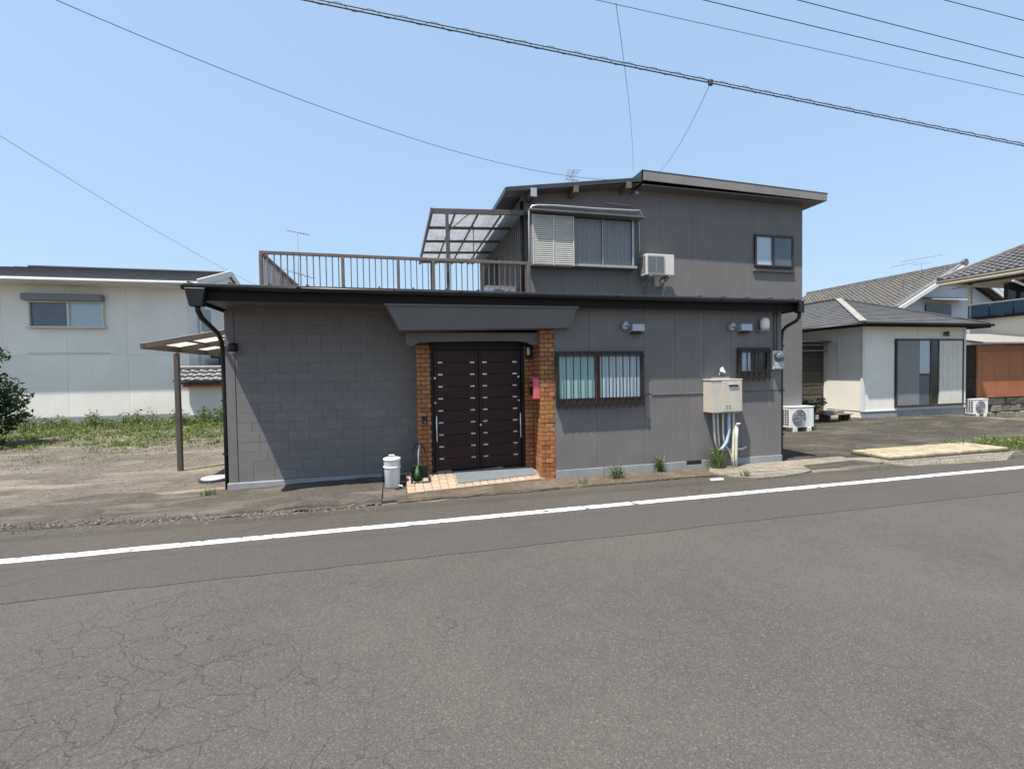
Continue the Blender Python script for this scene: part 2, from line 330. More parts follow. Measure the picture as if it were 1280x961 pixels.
def link(name, me, org, parent=None, rot=None, scale=None):
    o = bpy.data.objects.new(name, me); COL.objects.link(o); org = Vector(org)
    if parent is not None: o.parent = parent; o.location = org - Vector(WL[parent])
    else: o.location = org
    if rot: o.rotation_euler = rot
    if scale: o.scale = scale
    WL[o] = tuple(org); return o
def tag(o, label, cat, group=None):
    o['label'] = label; o['category'] = cat
    if group: o['group'] = group
    return o
def thing(name, loc, label, cat, group=None):
    o = bpy.data.objects.new(name, None); COL.objects.link(o); o.location = loc; o.empty_display_size = 0.2; WL[o] = tuple(loc)
    return tag(o, label, cat, group)
def struct(o): o['kind'] = 'structure'; return o
def stuff(o, label=None, cat=None):
    o['kind'] = 'stuff'
    if label: o['label'] = label; o['category'] = cat
    return o
def piece_mesh(name, sx, sy, sz, mat, bevel=0.0):   # a box piece centred on its origin, shared between copies
    b = MB().box(-sx / 2, sx / 2, -sy / 2, sy / 2, -sz / 2, sz / 2); o = b.build(name, mat, None, bevel, origin=(0, 0, 0)); me = o.data
    bpy.data.objects.remove(o); WL.pop(o, None) if False else None
    return me
def sstep(a, b, x): t = max(0, min(1, (x - a) / (b - a))); return t * t * (3 - 2 * t)
def ragged(a, b, n, amp, seed, axis_x=True):
    r = random.Random(seed); return [(a + (b - a) * i / n, r.uniform(-amp, amp)) for i in range(n + 1)]

# ------------------------------------------------------------------ ground, road, pavements
def gz(x, y):
    return -0.012 - 0.29 * sstep(18.6, 21.0, x) * sstep(9.0, 11.9, y)
gx = sorted(set([-600, -200, -80, -40, -30] + [-22 + i * 1.0 for i in range(0, 40)] + [18 + 0.25 * i for i in range(17)] + [24, 26, 30, 36, 45, 60, 90, 200, 600]))
gy = sorted(set([-600, -200, -60, -20, -8, 0, 5] + [5.0 + 0.5 * i for i in range(1, 18)] + [15, 18, 22, 26, 32, 40, 60, 100, 250, 700]))
g = MB(); nx = len(gx)
g.v = [(x, y, gz(x, y)) for y in gy for x in gx]
g.f = [(j * nx + i, j * nx + i + 1, (j + 1) * nx + i + 1, (j + 1) * nx + i) for j in range(len(gy) - 1) for i in range(nx - 1)]; g.sm = [True] * len(g.f)
struct(g.build('ground', 'ground', origin=(0, 0, 0)))
def sheet(name, near, far, z, mat, drop=0.05):
    """flat slab between two polylines (lists of (x, y)) with a short skirt, so its edge is a real step"""
    b = MB(); n = len(near); m = len(far)
    loop = list(near) + list(far)[::-1]; k = len(loop)
    # strip-fill between the two lines by resampling
    cnt = max(n, m); 
    def samp(l, t):
        f = t * (len(l) - 1); i = min(int(f), len(l) - 2); u = f - i
        return (l[i][0] + (l[i + 1][0] - l[i][0]) * u, l[i][1] + (l[i + 1][1] - l[i][1]) * u)
    for i in range(cnt):
        t = i / (cnt - 1); p, q = samp(near, t), samp(far, t)
        b.v += [(p[0], p[1], z), (q[0], q[1], z), (p[0], p[1], z - drop), (q[0], q[1], z - drop)]
    for i in range(cnt - 1):
        a = i * 4; c = a + 4
        b.f += [(a, c, c + 1, a + 1), (a, a + 2, c + 2, c), (a + 1, c + 1, c + 3, a + 3)]; b.sm += [False] * 3
    b.f += [(0, 1, 3, 2), ((cnt - 1) * 4, (cnt - 1) * 4 + 2, (cnt - 1) * 4 + 3, (cnt - 1) * 4 + 1)]; b.sm += [False] * 2
    return struct(b.build(name, mat, origin=(0, 0, 0)))
def jline(x0, x1, yf, n, amp, seed):
    r = random.Random(seed); out = []; w = 0
    for i in range(n + 1):
        x = x0 + (x1 - x0) * i / n; w = w * 0.75 + r.uniform(-amp, amp); out.append((x, (yf(x) if callable(yf) else yf) + w))
    return out
XS0, XS1 = -60, 60
sheet('road', [(XS0, -4.5), (XS1, -4.5)], [(XS0, 4.9), (XS1, 4.9)], 0.0, 'road')
# trench-patch strip of newer asphalt along the edge of the carriageway, ragged seam towards the old surface
sheet('road_patch', [(XS0, 4.4)] + jline(-9, 14, 4.385, 180, 0.011, 3) + [(XS1, 4.4)], [(XS0, 5.62)] + [(-9 + 23 * i / 180, 5.62) for i in range(181)] + [(XS1, 5.62)], 0.005, 'patch', 0.03)
# old asphalt shoulder between the white line and the plots, broken at its far edge
def shoulder_far(x):
    pts = [(-60, 6.9), (-6, 6.85), (-4.4, 6.60), (-3.0, 6.40), (-1.7, 6.28), (-0.3, 6.26), (0.05, 6.32), (1.8, 6.36), (3.4, 6.42), (5.0, 6.33), (5.4, 6.10), (6.5, 6.12), (8.2, 6.20), (10.0, 6.02), (11.5, 6.25), (60, 6.6)]
    for (a, ya), (b, yb) in zip(pts, pts[1:]):
        if a <= x <= b: return ya + (yb - ya) * (x - a) / (b - a)
    return 6.5
sheet('shoulder', [(XS0, 5.55)] + [(-9 + 24 * i / 240, 5.55) for i in range(241)] + [(XS1, 5.55)], [(XS0, 6.9)] + jline(-9, 15, shoulder_far, 240, 0.030, 5) + [(XS1, 6.6)], -0.0005, 'shoulder', 0.05)
# white edge line
ll = jline(-14, 18, 5.335, 420, 0.0035, 11); lu = jline(-14, 18, 5.462, 420, 0.0035, 12)
sheet('edge_line', ll, lu, 0.0095, 'line', 0.003)
# dirty asphalt yard between the houses on the right
sheet('yard', [(6.3, 6.32)] + jline(6.4, 18, lambda x: 6.35 + 0.05 * (x - 6.4), 60, 0.05, 21), [(6.3, 12.4), (17.0, 12.4), (18.4, 12.4)], -0.004, 'lot', 0.03)
# stained concrete strip along the front wall of the right half
sheet('gutter_strip', jline(2.3, 5.1, lambda x: 6.34 + 0.02 * x, 50, 0.018, 31), [(2.3, 7.0), (5.1, 7.0)], 0.012, 'gutterstrip', 0.04)
sheet('gutter_strip', jline(0.0, 2.3, lambda x: 6.36 + 0.01 * x, 40, 0.016, 32), [(0.0, 7.3), (2.3, 7.02)], 0.0145, 'gutterstrip', 0.04)
# pale concrete apron under the water heater and by the corner
sheet('apron', [(4.98, 6.50), (5.1, 6.25), (5.35, 6.03), (5.8, 6.02), (6.3, 6.10), (6.62, 6.22)], [(4.98, 6.62), (5.25, 6.98), (5.6, 6.99), (6.0, 6.99), (6.5, 6.99), (6.95, 6.97)], 0.02, 'concrete', 0.05)
sheet('apron', [(6.75, 6.62), (8.1, 6.72)], [(6.97, 7.05), (8.2, 7.08)], 0.006, 'concrete', 0.03)
# ramp of pale concrete below the yellow pavers
sheet('ramp', [(8.45, 6.0), (9.4, 5.93), (10.5, 5.88)], [(8.0, 6.95), (9.9, 6.5), (11.7, 6.42)], 0.009, 'concrete', 0.03)
# raised old slab on the left plot with a crumbling front and a hard right end
b = MB(); NXs, NYs = 46, 22; rr = random.Random(9)
for j in range(NYs + 1):
    for i in range(NXs + 1):
        x = -4.6 + (4.4) * i / NXs; y = 6.34 + (7.86 - 6.34) * j / NYs
        x += rr.uniform(-.02, .02) if 0 < i < NXs else 0
        h = 0.075 * sstep(-3.6, -0.5, x) * sstep(6.30 + 0.10 * math.sin(x * 7) + 0.05 * math.sin(x * 23), 6.68, y) - 0.03 * (1 - sstep(-4.6, -3.8, x)) + rr.uniform(-0.006, 0.006)
        b.v.append((x, y, h - 0.006))
for j in range(NYs):
    for i in range(NXs): a = j * (NXs + 1) + i; b.f.append((a, a + 1, a + NXs + 2, a + NXs + 1)); b.sm.append(False)
e0 = len(b.v)   # right end face
for j in range(NYs + 1): p = b.v[j * (NXs + 1) + NXs]; b.v.append((p[0] - 0.01, p[1], -0.05))
for j in range(NYs): b.f.append((j * (NXs + 1) + NXs, (j + 1) * (NXs + 1) + NXs, e0 + j + 1, e0 + j)); b.sm.append(False)
struct(b.build('old_slab', 'slab', origin=(0, 0, 0)))
sheet('old_apron', [(-14, 6.5)] + jline(-13, -2.45, lambda x: 6.45, 60, 0.02, 41), [(-14, 7.9)] + jline(-13, -2.45, lambda x: 7.75 + 0.35 * math.sin(x * 1.1) + 0.2 * math.sin(x * 2.7), 60, 0.08, 42), -0.008, 'slab', 0.004)
# crumbs of broken asphalt along the shoulder edge
b = MB(); rr = random.Random(4)
def stone(b, x, y, z, s, rr):
    p = [Vector((rr.uniform(.6, 1) * a, rr.uniform(.6, 1) * c, rr.uniform(.5, .8) * d)) * s for a, c, d in ((1, 0, 0), (0, 1, 0), (-1, 0, 0), (0, -1, 0), (0.1, 0, 1), (0, 0, -.6))]
    q = [Vector((x, y, z)) + k for k in p]
    b._add(q, [(0, 1, 4), (1, 2, 4), (2, 3, 4), (3, 0, 4), (1, 0, 5), (2, 1, 5), (3, 2, 5), (0, 3, 5)])
for i in range(1500):
    x = rr.uniform(-7.5, -0.25); y = shoulder_far(x) + rr.gauss(0.03, 0.10); stone(b, x, y, 0.002 + 0.03 * sstep(-3, -.5, x) * sstep(6.35, 6.6, y), rr.choice((.006, .009, .012, .02, .028)), rr)
for i in range(500):
    x = rr.uniform(0.0, 11.5); y = shoulder_far(x) + abs(rr.gauss(0, 0.16)); stone(b, x, y, 0.018, rr.choice((.004, .006, .008, .013)), rr)
for i in range(2600):
    x = rr.uniform(-11, -2.8); y = rr.uniform(6.8, 13); stone(b, x, y, -0.008, rr.choice((.005, .006, .008, .010, .014)), rr)
stuff(b.build('gravel', 'gravel', origin=(0, 0, 0)), 'loose crumbs of asphalt and stone along the road shoulder', 'gravel')
# yellow paver ramp: a low bed with its pavers
b = MB().box(8.62, 11.62, 6.46, 7.22, -0.03, 0.035); ramp_o = b.build('paver_bed', 'mortar', None, 0.008)
tag(ramp_o, 'low bed of cream yellow pavers on the kerb before the yard', 'paving')
me = piece_mesh('paver', 0.274, 0.350, 0.05, 'yellow', 0.010)
for i in range(10):
    for j in range(2):
        link('paver', me, (8.77 + 0.3 * i + random.uniform(-.004, .004), 6.65 + 0.38 * j, 0.056 + random.uniform(-.004, .004)), ramp_o, (random.uniform(-.01, .01), random.uniform(-.01, .01), random.uniform(-.01, .01)))

# ------------------------------------------------------------------ the grey house
H = thing('house', (2.2, 8.0, 0), 'dark grey two storey house with roof terrace and orange brick porch', 'house')
# --- left wing wall, clad in moulded blocks
wl = MB().box(-2.40, 2.25, 7.786, 15.4, 0.03, 2.86).build('wall', 'grey', H)
MB().box(-2.44, -0.22, 7.735, 7.80, -0.06, 0.115).build('foundation', 'found', H, 0.006)
MB().box(-0.20, 0.355, 7.737, 7.80, -0.06, 0.10).build('foundation', 'found', H, 0.006)
MB().box(-2.425, -2.30, 7.772, 7.80, 0.117, 2.68).build('corner_board', 'greyblock', H, 0.004)
blk = {w: piece_mesh('siding_block', w - 0.002, 0.018, 0.1465, 'greyblock', 0.0025) for w in (0.2, 0.3, 0.4)}
rr = random.Random(2); z = 0.193
while z < 2.66:
    x = -2.295
    while x < 0.36:
        w = rr.choice((0.2, 0.3, 0.3, 0.4))
        if x + w > 0.36:
            rem = 0.362 - x
            if rem > 0.03: link('siding_block', blk[0.3], (x + rem / 2, 7.788, z), wl, None, (rem / 0.3, 1, 1))
            break
        link('siding_block', blk[w], (x + w / 2, 7.788 + rr.uniform(-.0015, .0015), z), wl); x += w
    z += 0.148
# --- right wing wall with flat panels
wr = MB().box(2.45, 6.765, 7.014, 10.48, 0.02, 2.86).build('wall', 'grey', H)
def fpart(x0, x1): MB().box(x0, x1, 6.985, 7.02, -0.05, 0.135).build('foundation', 'found', H, 0.004)
fpart(2.46, 4.81); fpart(5.11, 6.775)
MB().box(4.81, 5.11, 6.986, 7.02, -0.05, 0.068).build('foundation', 'found', H)
MB().box(4.81, 5.11, 7.004, 7.012, 0.070, 0.134).build('foundation_vent', 'darkslot', H)
for i in range(7): MB().box(4.835 + i * .042, 4.842 + i * .042, 6.99, 7.003, 0.070, 0.134).build('vent_bar', 'bar', H)
def panel(wallo, x0, x1, z0, z1, y, mat='grey', gap=0.0018):
    MB().box(x0 + gap, x1 - gap, y, y + 0.013, z0 + gap, z1 - gap).build('siding_panel', mat, wallo, 0.002)
px = [2.456, 3.17, 4.02, 4.14, 4.86, 5.72, 6.44, 6.77]
for a, c in zip(px, px[1:]): panel(wr, a, c, 0.136, 1.283, 7.0)
for a, c in zip([2.456, 3.05, 4.02, 4.60, 5.16, 5.72, 6.44], [3.05, 4.02, 4.60, 5.16, 5.72, 6.44, 6.77]): panel(wr, a, c, 1.305, 2.73, 7.0)
MB().box(4.16, 5.16, 6.988, 7.012, 1.284, 1.304).build('batten', 'grey', H, 0.003)
# --- eaves: soffit, fascia, gutter, roof sheet
MB().box(-2.50, 6.88, 6.85, 10.2, 2.735, 2.765).build('soffit', 'greydk', H)
MB().prism([(6.815, 2.69), (6.85, 2.69), (6.85, 2.90), (6.815, 2.88)], 'x', -2.535, 6.91).build('fascia', 'fascia', H, 0.003)
MB().box(-2.535, -2.505, 6.852, 10.2, 2.69, 2.89).build('fascia', 'fascia', H, 0.003)
MB().box(6.88, 6.91, 6.852, 10.48, 2.69, 2.89).build('fascia', 'fascia', H, 0.003)
b = MB().hexa([(-2.56, 6.755, 2.875), (6.94, 6.755, 2.875), (6.94, 10.0, 3.05), (-2.56, 10.0, 3.05), (-2.56, 6.755, 2.898), (6.94, 6.755, 2.898), (6.94, 10.0, 3.073), (-2.56, 10.0, 3.073)])
rf = b.build('roof', 'roofmetal', H, 0.003)
for i in range(21):
    x = -2.5 + i * 0.465
    MB().hexa([(x - .012, 6.757, 2.896), (x + .012, 6.757, 2.896), (x + .012, 9.98, 3.070), (x - .012, 9.98, 3.070), (x - .012, 6.757, 2.919), (x + .012, 6.757, 2.919), (x + .012, 9.98, 3.093), (x - .012, 9.98, 3.093)]).build('roof_seam', 'roofmetal', rf)
# half-round gutter
b = MB(); r0, ns = 0.050, 10; gxs = [-2.57, -0.3, 2.3, 4.6, 6.97]; ring = []
for gxv in gxs:
    for k in range(ns + 1):
        t = math.pi * k / ns; b.v.append((gxv, 6.757 - r0 * math.cos(t), 2.868 - 1.15 * r0 * math.sin(t)))
    for k in range(ns, -1, -1):
        t = math.pi * k / ns; b.v.append((gxv, 6.757 - (r0 - .006) * math.cos(t), 2.868 - 1.15 * (r0 - .006) * math.sin(t)))
L = 2 * (ns + 1)
for i in range(len(gxs) - 1):
    for k in range(L): b.f.append((i * L + k, i * L + (k + 1) % L, (i + 1) * L + (k + 1) % L, (i + 1) * L + k)); b.sm.append(k not in (ns, L - 1))
b.f += [tuple(range(L))[::-1], tuple((len(gxs) - 1) * L + k for k in range(L))]; b.sm += [False, False]
gut = b.build('gutter', 'black', H)
for i in range(16):
    x = -2.45 + i * 0.62
    MB().box(x - .012, x + .012, 6.706, 6.81, 2.869, 2.875).build('gutter_bracket', 'black', gut)
for x in (-1.2, 0.95, 3.4, 5.3):
    b = MB()
    for k in range(ns + 1):
        t = math.pi * k / ns
        for dx in (-.03, .03): b.v.append((x + dx, 6.757 - (r0 + .005) * math.cos(t), 2.870 - 1.15 * (r0 + .005) * math.sin(t)))
    for k in range(ns): b.f.append((2 * k, 2 * k + 1, 2 * k + 3, 2 * k + 2)); b.sm.append(True)
    b.build('gutter_joint', 'black', gut)
# left rainwater head and downpipe
MB().hexa([(-2.48, 6.70, 2.60), (-2.33, 6.70, 2.60), (-2.33, 6.81, 2.60), (-2.48, 6.81, 2.60), (-2.525, 6.69, 2.83), (-2.29, 6.69, 2.83), (-2.29, 6.812, 2.83), (-2.525, 6.812, 2.83)]).build('rainwater_head', 'black', H, 0.008)
dp = MB().tube([(-2.40, 6.755, 2.62), (-2.40, 6.76, 2.55), (-2.40, 6.87, 2.47), (-2.415, 7.45, 2.33), (-2.46, 7.72, 2.26), (-2.47, 7.82, 2.14), (-2.47, 7.84, 1.6), (-2.47, 7.84, 0.9), (-2.47, 7.84, -0.01)], 0.032, 10).build('downpipe', 'black', H)
for zz in (0.55, 1.35, 2.05): MB().box(-2.51, -2.403, 7.80, 7.88, zz - .012, zz + .012).build('pipe_clip', 'black', dp)
# right downpipe with swan neck from the gutter end back to the corner
MB().box(6.86, 6.96, 6.69, 6.812, 2.66, 2.83).build('rainwater_head', 'black', H, 0.008)
dp = MB().tube([(6.91, 6.755, 2.68), (6.91, 6.755, 2.60), (6.90, 6.80, 2.53), (6.84, 6.97, 2.44), (6.815, 7.03, 2.36), (6.815, 7.05, 2.2), (6.815, 7.05, 1.1), (6.815, 7.05, 0.0)], 0.030, 10).build('downpipe', 'black', H)
for zz in (0.5, 1.3, 2.1): MB().box(6.77, 6.85, 7.01, 7.09, zz - .012, zz + .012).build('pipe_clip', 'black', dp)
for dx in (6.60, 6.665): MB().tube([(dx, 6.985, 2.70), (dx, 6.985, 2.02)], 0.011, 8).build('conduit', 'greydk', H)
# --- porch: canopy, valance, ceiling, pillars, floor, door
b = MB()   # canopy box with slanting ends
b.hexa([(0.09, 6.83, 2.325), (2.68, 6.83, 2.375), (2.68, 6.999, 2.375), (0.09, 7.74, 2.325), (-0.10, 6.79, 2.69), (2.77, 6.79, 2.70), (2.77, 6.999, 2.70), (-0.10, 7.74, 2.69)])
cn = b.build('porch_canopy', 'greydk', H, 0.006)
MB().hexa([(-0.115, 6.768, 2.665), (2.785, 6.768, 2.675), (2.785, 6.788, 2.675), (-0.115, 6.788, 2.665), (-0.12, 6.768, 2.69), (2.79, 6.768, 2.70), (2.79, 6.788, 2.70), (-0.12, 6.788, 2.69)]).build('canopy_edge', 'greydk', cn, 0.003)
top = 2.322; pts = [(0.18, top), (0.18, 2.125), (0.27, 2.115), (0.36, 2.165), (0.55, 2.178), (1.4, 2.19), (1.85, 2.19), (2.02, 2.175), (2.12, 2.13), (2.22, 2.125), (2.247, top)]
MB().prism(pts[::-1], 'y', 7.08, 7.16).build('valance', 'greydk', cn, 0.004)
MB().box(0.36, 2.20, 7.165, 7.785, 2.205, 2.235).build('porch_ceiling', 'greydk', H)
def pillar(name, x0, x1, y0, y1, zb, zt, faces):
    core = MB().box(x0 + .012, x1 - .012, y0 + .012, y1, zb, zt).build(name, 'mortar', H)
    L0, S0, th, hz, step = 0.134, 0.063, 0.014, 0.061, 0.070
    n = int((zt - zb) / step)
    for k in range(n):
        z = zb + 0.037 + k * step
        for fc in faces:
            if fc[0] == 'front': lo, hi, cst = fc[1], fc[2], fc[3]
            else: lo, hi, cst = fc[1], fc[2], fc[3]
            p = lo - (0.0 if k % 2 else 0.071)
            while p < hi - 0.012:
                a, c = max(p, lo), min(p + 0.133, hi)
                if c - a > 0.015:
                    mid = (a + c) / 2; sc = (c - a) / 0.133; j = random.uniform(-.0025, .0025)
                    if fc[0] == 'front': link('brick', BR, (mid, cst + .006 + j, z), core, None, (sc, 1, 1))
                    elif fc[0] == 'left': link('brick', BR, (cst + .006 + j, mid, z), core, (0, 0, math.pi / 2), (sc, 1, 1))
                    else: link('brick', BR, (cst - .006 + j, mid, z), core, (0, 0, math.pi / 2), (sc, 1, 1))
                p += 0.142
    return core
BR = piece_mesh('brick', 0.133, 0.015, 0.061, 'brick', 0.003)
pillar('brick_pillar', 2.22, 2.452, 7.0, 7.78, -0.02, 2.365, [('front', 2.22, 2.452, 7.0), ('left', 7.016, 7.42, 2.22)])
pillar('brick_pillar', 2.08, 2.232, 7.42, 7.78, 0.04, 2.20, [('front', 2.08, 2.218, 7.42)])
pillar('brick_pillar', 0.338, 0.552, 7.42, 7.78, -0.02, 2.20, [('front', 0.338, 0.552, 7.42), ('left', 7.436, 7.775, 0.338)])
# sloping porch floor with its tiles
def pyf(x): return 6.66 + 0.1355 * (x - 0.14)
def pzf(x, y): return 0.022 + 0.112 * (y - pyf(x)) / (7.44 - pyf(x))
cs = [(0.14, pyf(.14)), (2.26, pyf(2.26)), (2.26, 7.50), (0.14, 7.50)]
pf = MB().hexa([(x, y, -0.05) for x, y in cs] + [(x, y, pzf(x, y)) for x, y in cs]).build('porch_floor', 'grout', H)
me = piece_mesh('porch_tile', 0.113, 0.113, 0.02, 'tile', 0.004)
for i in range(18):
    for j in range(9):
        x = 0.20 + 0.1203 * i; y = pyf(x) + 0.064 + 0.1215 * j
        if y > 7.43 or x > 2.25 or (x > 2.15 and y > 6.97) or (x < .60 and y > 7.38): continue
        link('porch_tile', me, (x, y, pzf(x, y) + .009 + random.uniform(-.0012, .0012)), pf, (math.atan2(.112, 7.44 - pyf(x)), 0, 0.125))
dm = [(0.885, 6.90), (2.16, 7.08), (2.16, 7.385), (0.875, 7.385)]
tag(MB().hexa([(x, y, pzf(x, y) + .0205) for x, y in dm] + [(x, y, pzf(x, y) + .030) for x, y in dm]).build('doormat', 'mat', None, 0.002), 'wide flat grey doormat on the porch tiles before the door', 'doormat')
# entrance door
DY = 7.50
b = MB()
b.box(0.545, 0.60, DY - .05, DY + .05, 0.10, 2.20); b.box(2.03, 2.088, DY - .05, DY + .05, 0.10, 2.20); b.box(0.6001, 2.0299, DY - .05, DY + .05, 2.075, 2.198); b.box(0.6001, 2.0299, DY - .05, DY + .05, 0.10, 0.145)
b.box(0.56, 2.07, DY + .051, DY + .09, 0.05, 2.2)
ed = b.build('entrance_door', 'doorframe', H, 0.004)
def leaf(x0, x1, yo):
    MB().box(x0, x1, yo, yo + .03, 0.147, 2.073).build('door_leaf', 'doorframe', ed, 0.003)
    n = 10; hh = (2.065 - 0.155) / n
    for k in range(n):
        z0 = 0.155 + k * hh
        MB().box(x0 + .055, x1 - .055, yo - .012, yo - .0005, z0 + .004, z0 + hh - .004).build('door_board', 'door', ed, 0.003)
    for xs in (x0 + .005, x1 - .053): MB().box(xs, xs + .048, yo - .014, yo - .0005, 0.15, 2.07).build('door_stile', 'door', ed, 0.003)
    for k in range(9):
        z0 = 0.155 + (k + 1) * hh
        for xc in (x0 + .10, x1 - .10): MB().box(xc - .038, xc + .038, yo - .019, yo - .010, z0 - .0125, z0 + .0125).build('silver_plate', 'silver', ed, 0.003)
leaf(0.605, 1.318, DY - .025); leaf(1.322, 2.025, DY - .008)
for xh, yo in ((0.630, DY - .04), (2.0, DY - .023)):
    MB().tube([(xh, yo - .005, 0.62), (xh, yo - .055, 0.635), (xh, yo - .055, 1.03), (xh, yo - .005, 1.045)], 0.013, 10).build('door_handle', 'silver', ed)
    MB().lathe([(0.018, 0), (0.018, -.014), (0.012, -.018)], (xh - .012, yo + .001, 1.24), 'y', 14).build('lock', 'silver', ed)
    MB().lathe([(0.022, 0), (0.022, -.014), (0.012, -.018)], (xh - .012, yo + .001, 1.63), 'y', 14).build('lock', 'silver', ed)
MB().lathe([(0.02, 0), (0.02, -.014), (0.012, -.018)], (1.345, DY - .023, 0.86), 'y', 14).build('lock', 'silver', ed)
# --- windows with iron grilles (right wing)
def grille_window(x0, x1, z0, z1, y, nbars, split, glass_l, glass_r, label=None):
    b = MB(); t = 0.055
    b.box(x0, x1, y - .05, y - .002, z1 - t, z1); b.box(x0, x1, y - .05, y - .002, z0, z0 + t)
    b.box(x0, x0 + t, y - .05, y - .002, z0 + t, z1 - t); b.box(x1 - t, x1, y - .05, y - .002, z0 + t, z1 - t)
    w = b.build('window', 'winframe', H, 0.003)
    xm = x0 + (x1 - x0) * split
    MB().box(x0 + t, xm, y - .012, y - .003, z0 + t, z1 - t).build('pane', glass_l, w)
    MB().box(xm, x1 - t, y - .018, y - .0031, z0 + t, z1 - t).build('pane', glass_r, w)
    MB().box(xm - .04, xm - .002, y - .036, y - .02, z0 + t, z1 - t).build('sash', 'brownsash', w, 0.003)
    MB().box(xm + .002, xm + .05, y - .036, y - .02, z0 + t, z1 - t).build('sash', 'winframe', w, 0.003)
    MB().box(x0 + t, x1 - t, y - .034, y - .021, z0 + t, z0 + t + .06).build('sash', 'winframe', w, 0.003)
    yg = y - .085
    for i in range(nbars):
        xb = x0 + .03 + (x1 - x0 - .06) * i / (nbars - 1)
        MB().box(xb - .007, xb + .007, yg - .007, yg + .007, z0 - .045, z1 - .01).build('grille_bar', 'bar', w)
    for zb in (z0 + .01, z0 + .12, z1 - .075): MB().box(x0 - .01, x1 + .01, yg - .0095, yg + .0095, zb - .011, zb + .011).build('grille_rail', 'bar', w)
    for xb in (x0 + .01, x1 - .01):
        for zb in (z0 + .01, z1 - .075): MB().box(xb - .008, xb + .008, yg + .0098, y - .001, zb - .008, zb + .008).build('grille_stay', 'bar', w)
    return w
grille_window(2.462, 3.99, 1.145, 2.02, 7.0, 13, 0.46, 'teal', 'paleglass')
grille_window(5.82, 6.47, 1.53, 2.07, 7.0, 6, 0.5, 'paleglass', 'darkglass')
# --- two storey block
Y2 = 10.5
w2 = MB().box(2.98, 10.83, Y2 + .014, 16.2, -0.05, 5.72).build('wall', 'grey', H)
xs2 = [2.972, 3.9, 4.8, 5.62, 6.52, 7.42, 8.32, 9.22, 10.05, 10.84]
for a, c in zip(xs2, xs2[1:]):
    panel(w2, a, c, 3.0, 5.60 if c < 5.7 else 6.1, Y2, gap=0.0015)
for a, c in zip([6.79, 7.4, 8.32, 9.22, 10.05], [7.4, 8.32, 9.22, 10.05, 10.84]): panel(w2, a, c, 0.15, 2.996, Y2, gap=0.0015)
MB().box(6.79, 10.845, Y2 - .02, Y2 + .013, -0.06, 0.146).build('foundation', 'found', H, 0.004)
MB().box(2.985, 6.9, 9.95, Y2 - .001, 2.93, 3.10).build('roof_flashing', 'roofmetal', H, 0.006)
# side wall corrugated sheets facing the terrace
for k in range(30): MB().prism([(Y2 + .02 + k * .18, 2.979), (Y2 + .05 + k * .18, 2.955), (Y2 + .12 + k * .18, 2.955), (Y2 + .15 + k * .18, 2.979)], 'z', 3.02, 5.8) if False else None
for k in range(27):
    y0 = Y2 + .04 + k * .2
    MB().box(2.955, 2.979, y0, y0 + .11, 3.02, 5.75).build('side_rib', 'grey', w2, 0.004)
MB().box(2.935, 2.954, 13.3, 15.2, 3.06, 5.0).build('side_door', 'fascia', H, 0.004)
# roof: right plane (higher, nearly flat) and left plane rising to the ridge
def roof_slab(name, x0, z0, x1, z1, y0, y1, th, mat):
    return MB().hexa([(x0, y0, z0 - th), (x1, y0, z1 - th), (x1, y1, z1 - th), (x0, y1, z0 - th), (x0, y0, z0), (x1, y0, z1), (x1, y1, z1), (x0, y1, z0)]).build(name, mat, H, 0.004)
VY = 10.12
rr_ = roof_slab('roof', 5.83, 6.435, 11.22, 6.30, VY + .03, 16.8, 0.05, 'roofmetal')
def slope_board(name, mat, x0, zb0, zt0, x1, zb1, zt1, y0, y1): MB().hexa([(x0, y0, zb0), (x1, y0, zb1), (x1, y1, zb1), (x0, y1, zb0), (x0, y0, zt0), (x1, y0, zt1), (x1, y1, zt1), (x0, y1, zt0)]).build(name, mat, H, 0.003)
slope_board('verge_board', 'verge', 5.84, 6.205, 6.43, 11.25, 6.105, 6.295, VY, VY + .028)
slope_board('verge_cap', 'roofmetal', 5.80, 6.42, 6.448, 11.27, 6.285, 6.313, VY - .004, VY + .04)
MB().box(11.222, 11.25, VY + .03, 16.8, 6.105, 6.29).build('eaves_board', 'greydk', H, 0.004)
slope_board('soffit', 'greydk', 5.82, 6.10, 6.125, 10.85, 6.07, 6.095, VY + .03, 16.7)
MB().box(10.852, 11.22, VY + .03, 16.7, 6.11, 6.135).build('soffit', 'greydk', H)
MB().box(5.785, 5.818, VY + .03, 16.8, 6.16, 6.425).build('verge_board', 'roofmetal', H, 0.004)
roof_slab('roof', 2.49, 5.77, 5.78, 6.255, VY + .03, 16.8, 0.045, 'roofmetal')
slope_board('verge_board', 'roofmetal', 2.49, 5.68, 5.78, 5.78, 6.165, 6.265, VY, VY + .028)
MB().box(2.46, 2.488, VY + .01, 16.8, 5.67, 5.775).build('eaves_board', 'roofmetal', H, 0.004)
slope_board('soffit', 'greydk', 2.52, 5.72, 5.735, 5.78, 6.13, 6.145, VY + .05, 10.6)
MB().prism([(2.975, 5.604), (5.618, 5.604), (5.618, 6.12), (2.975, 5.785)], 'y', Y2 + .001, Y2 + .4).build('gable_infill', 'grey', H)
for x, z, end_mat in ((3.10, 5.70, 'alu'), (4.12, 5.86, 'greydk'), (5.45, 6.06, 'greydk')):
    MB().box(x - .055, x + .055, VY - .04, 10.5, z - .09, z + .06).build('purlin_end', 'greydk', H, 0.004)
    if end_mat == 'alu': MB().box(x - .07, x + .07, VY - .058, VY - .042, z - .11, z + .08).build('purlin_cap', 'vent', H, 0.004)  # pale cap goes on the first purlin end only
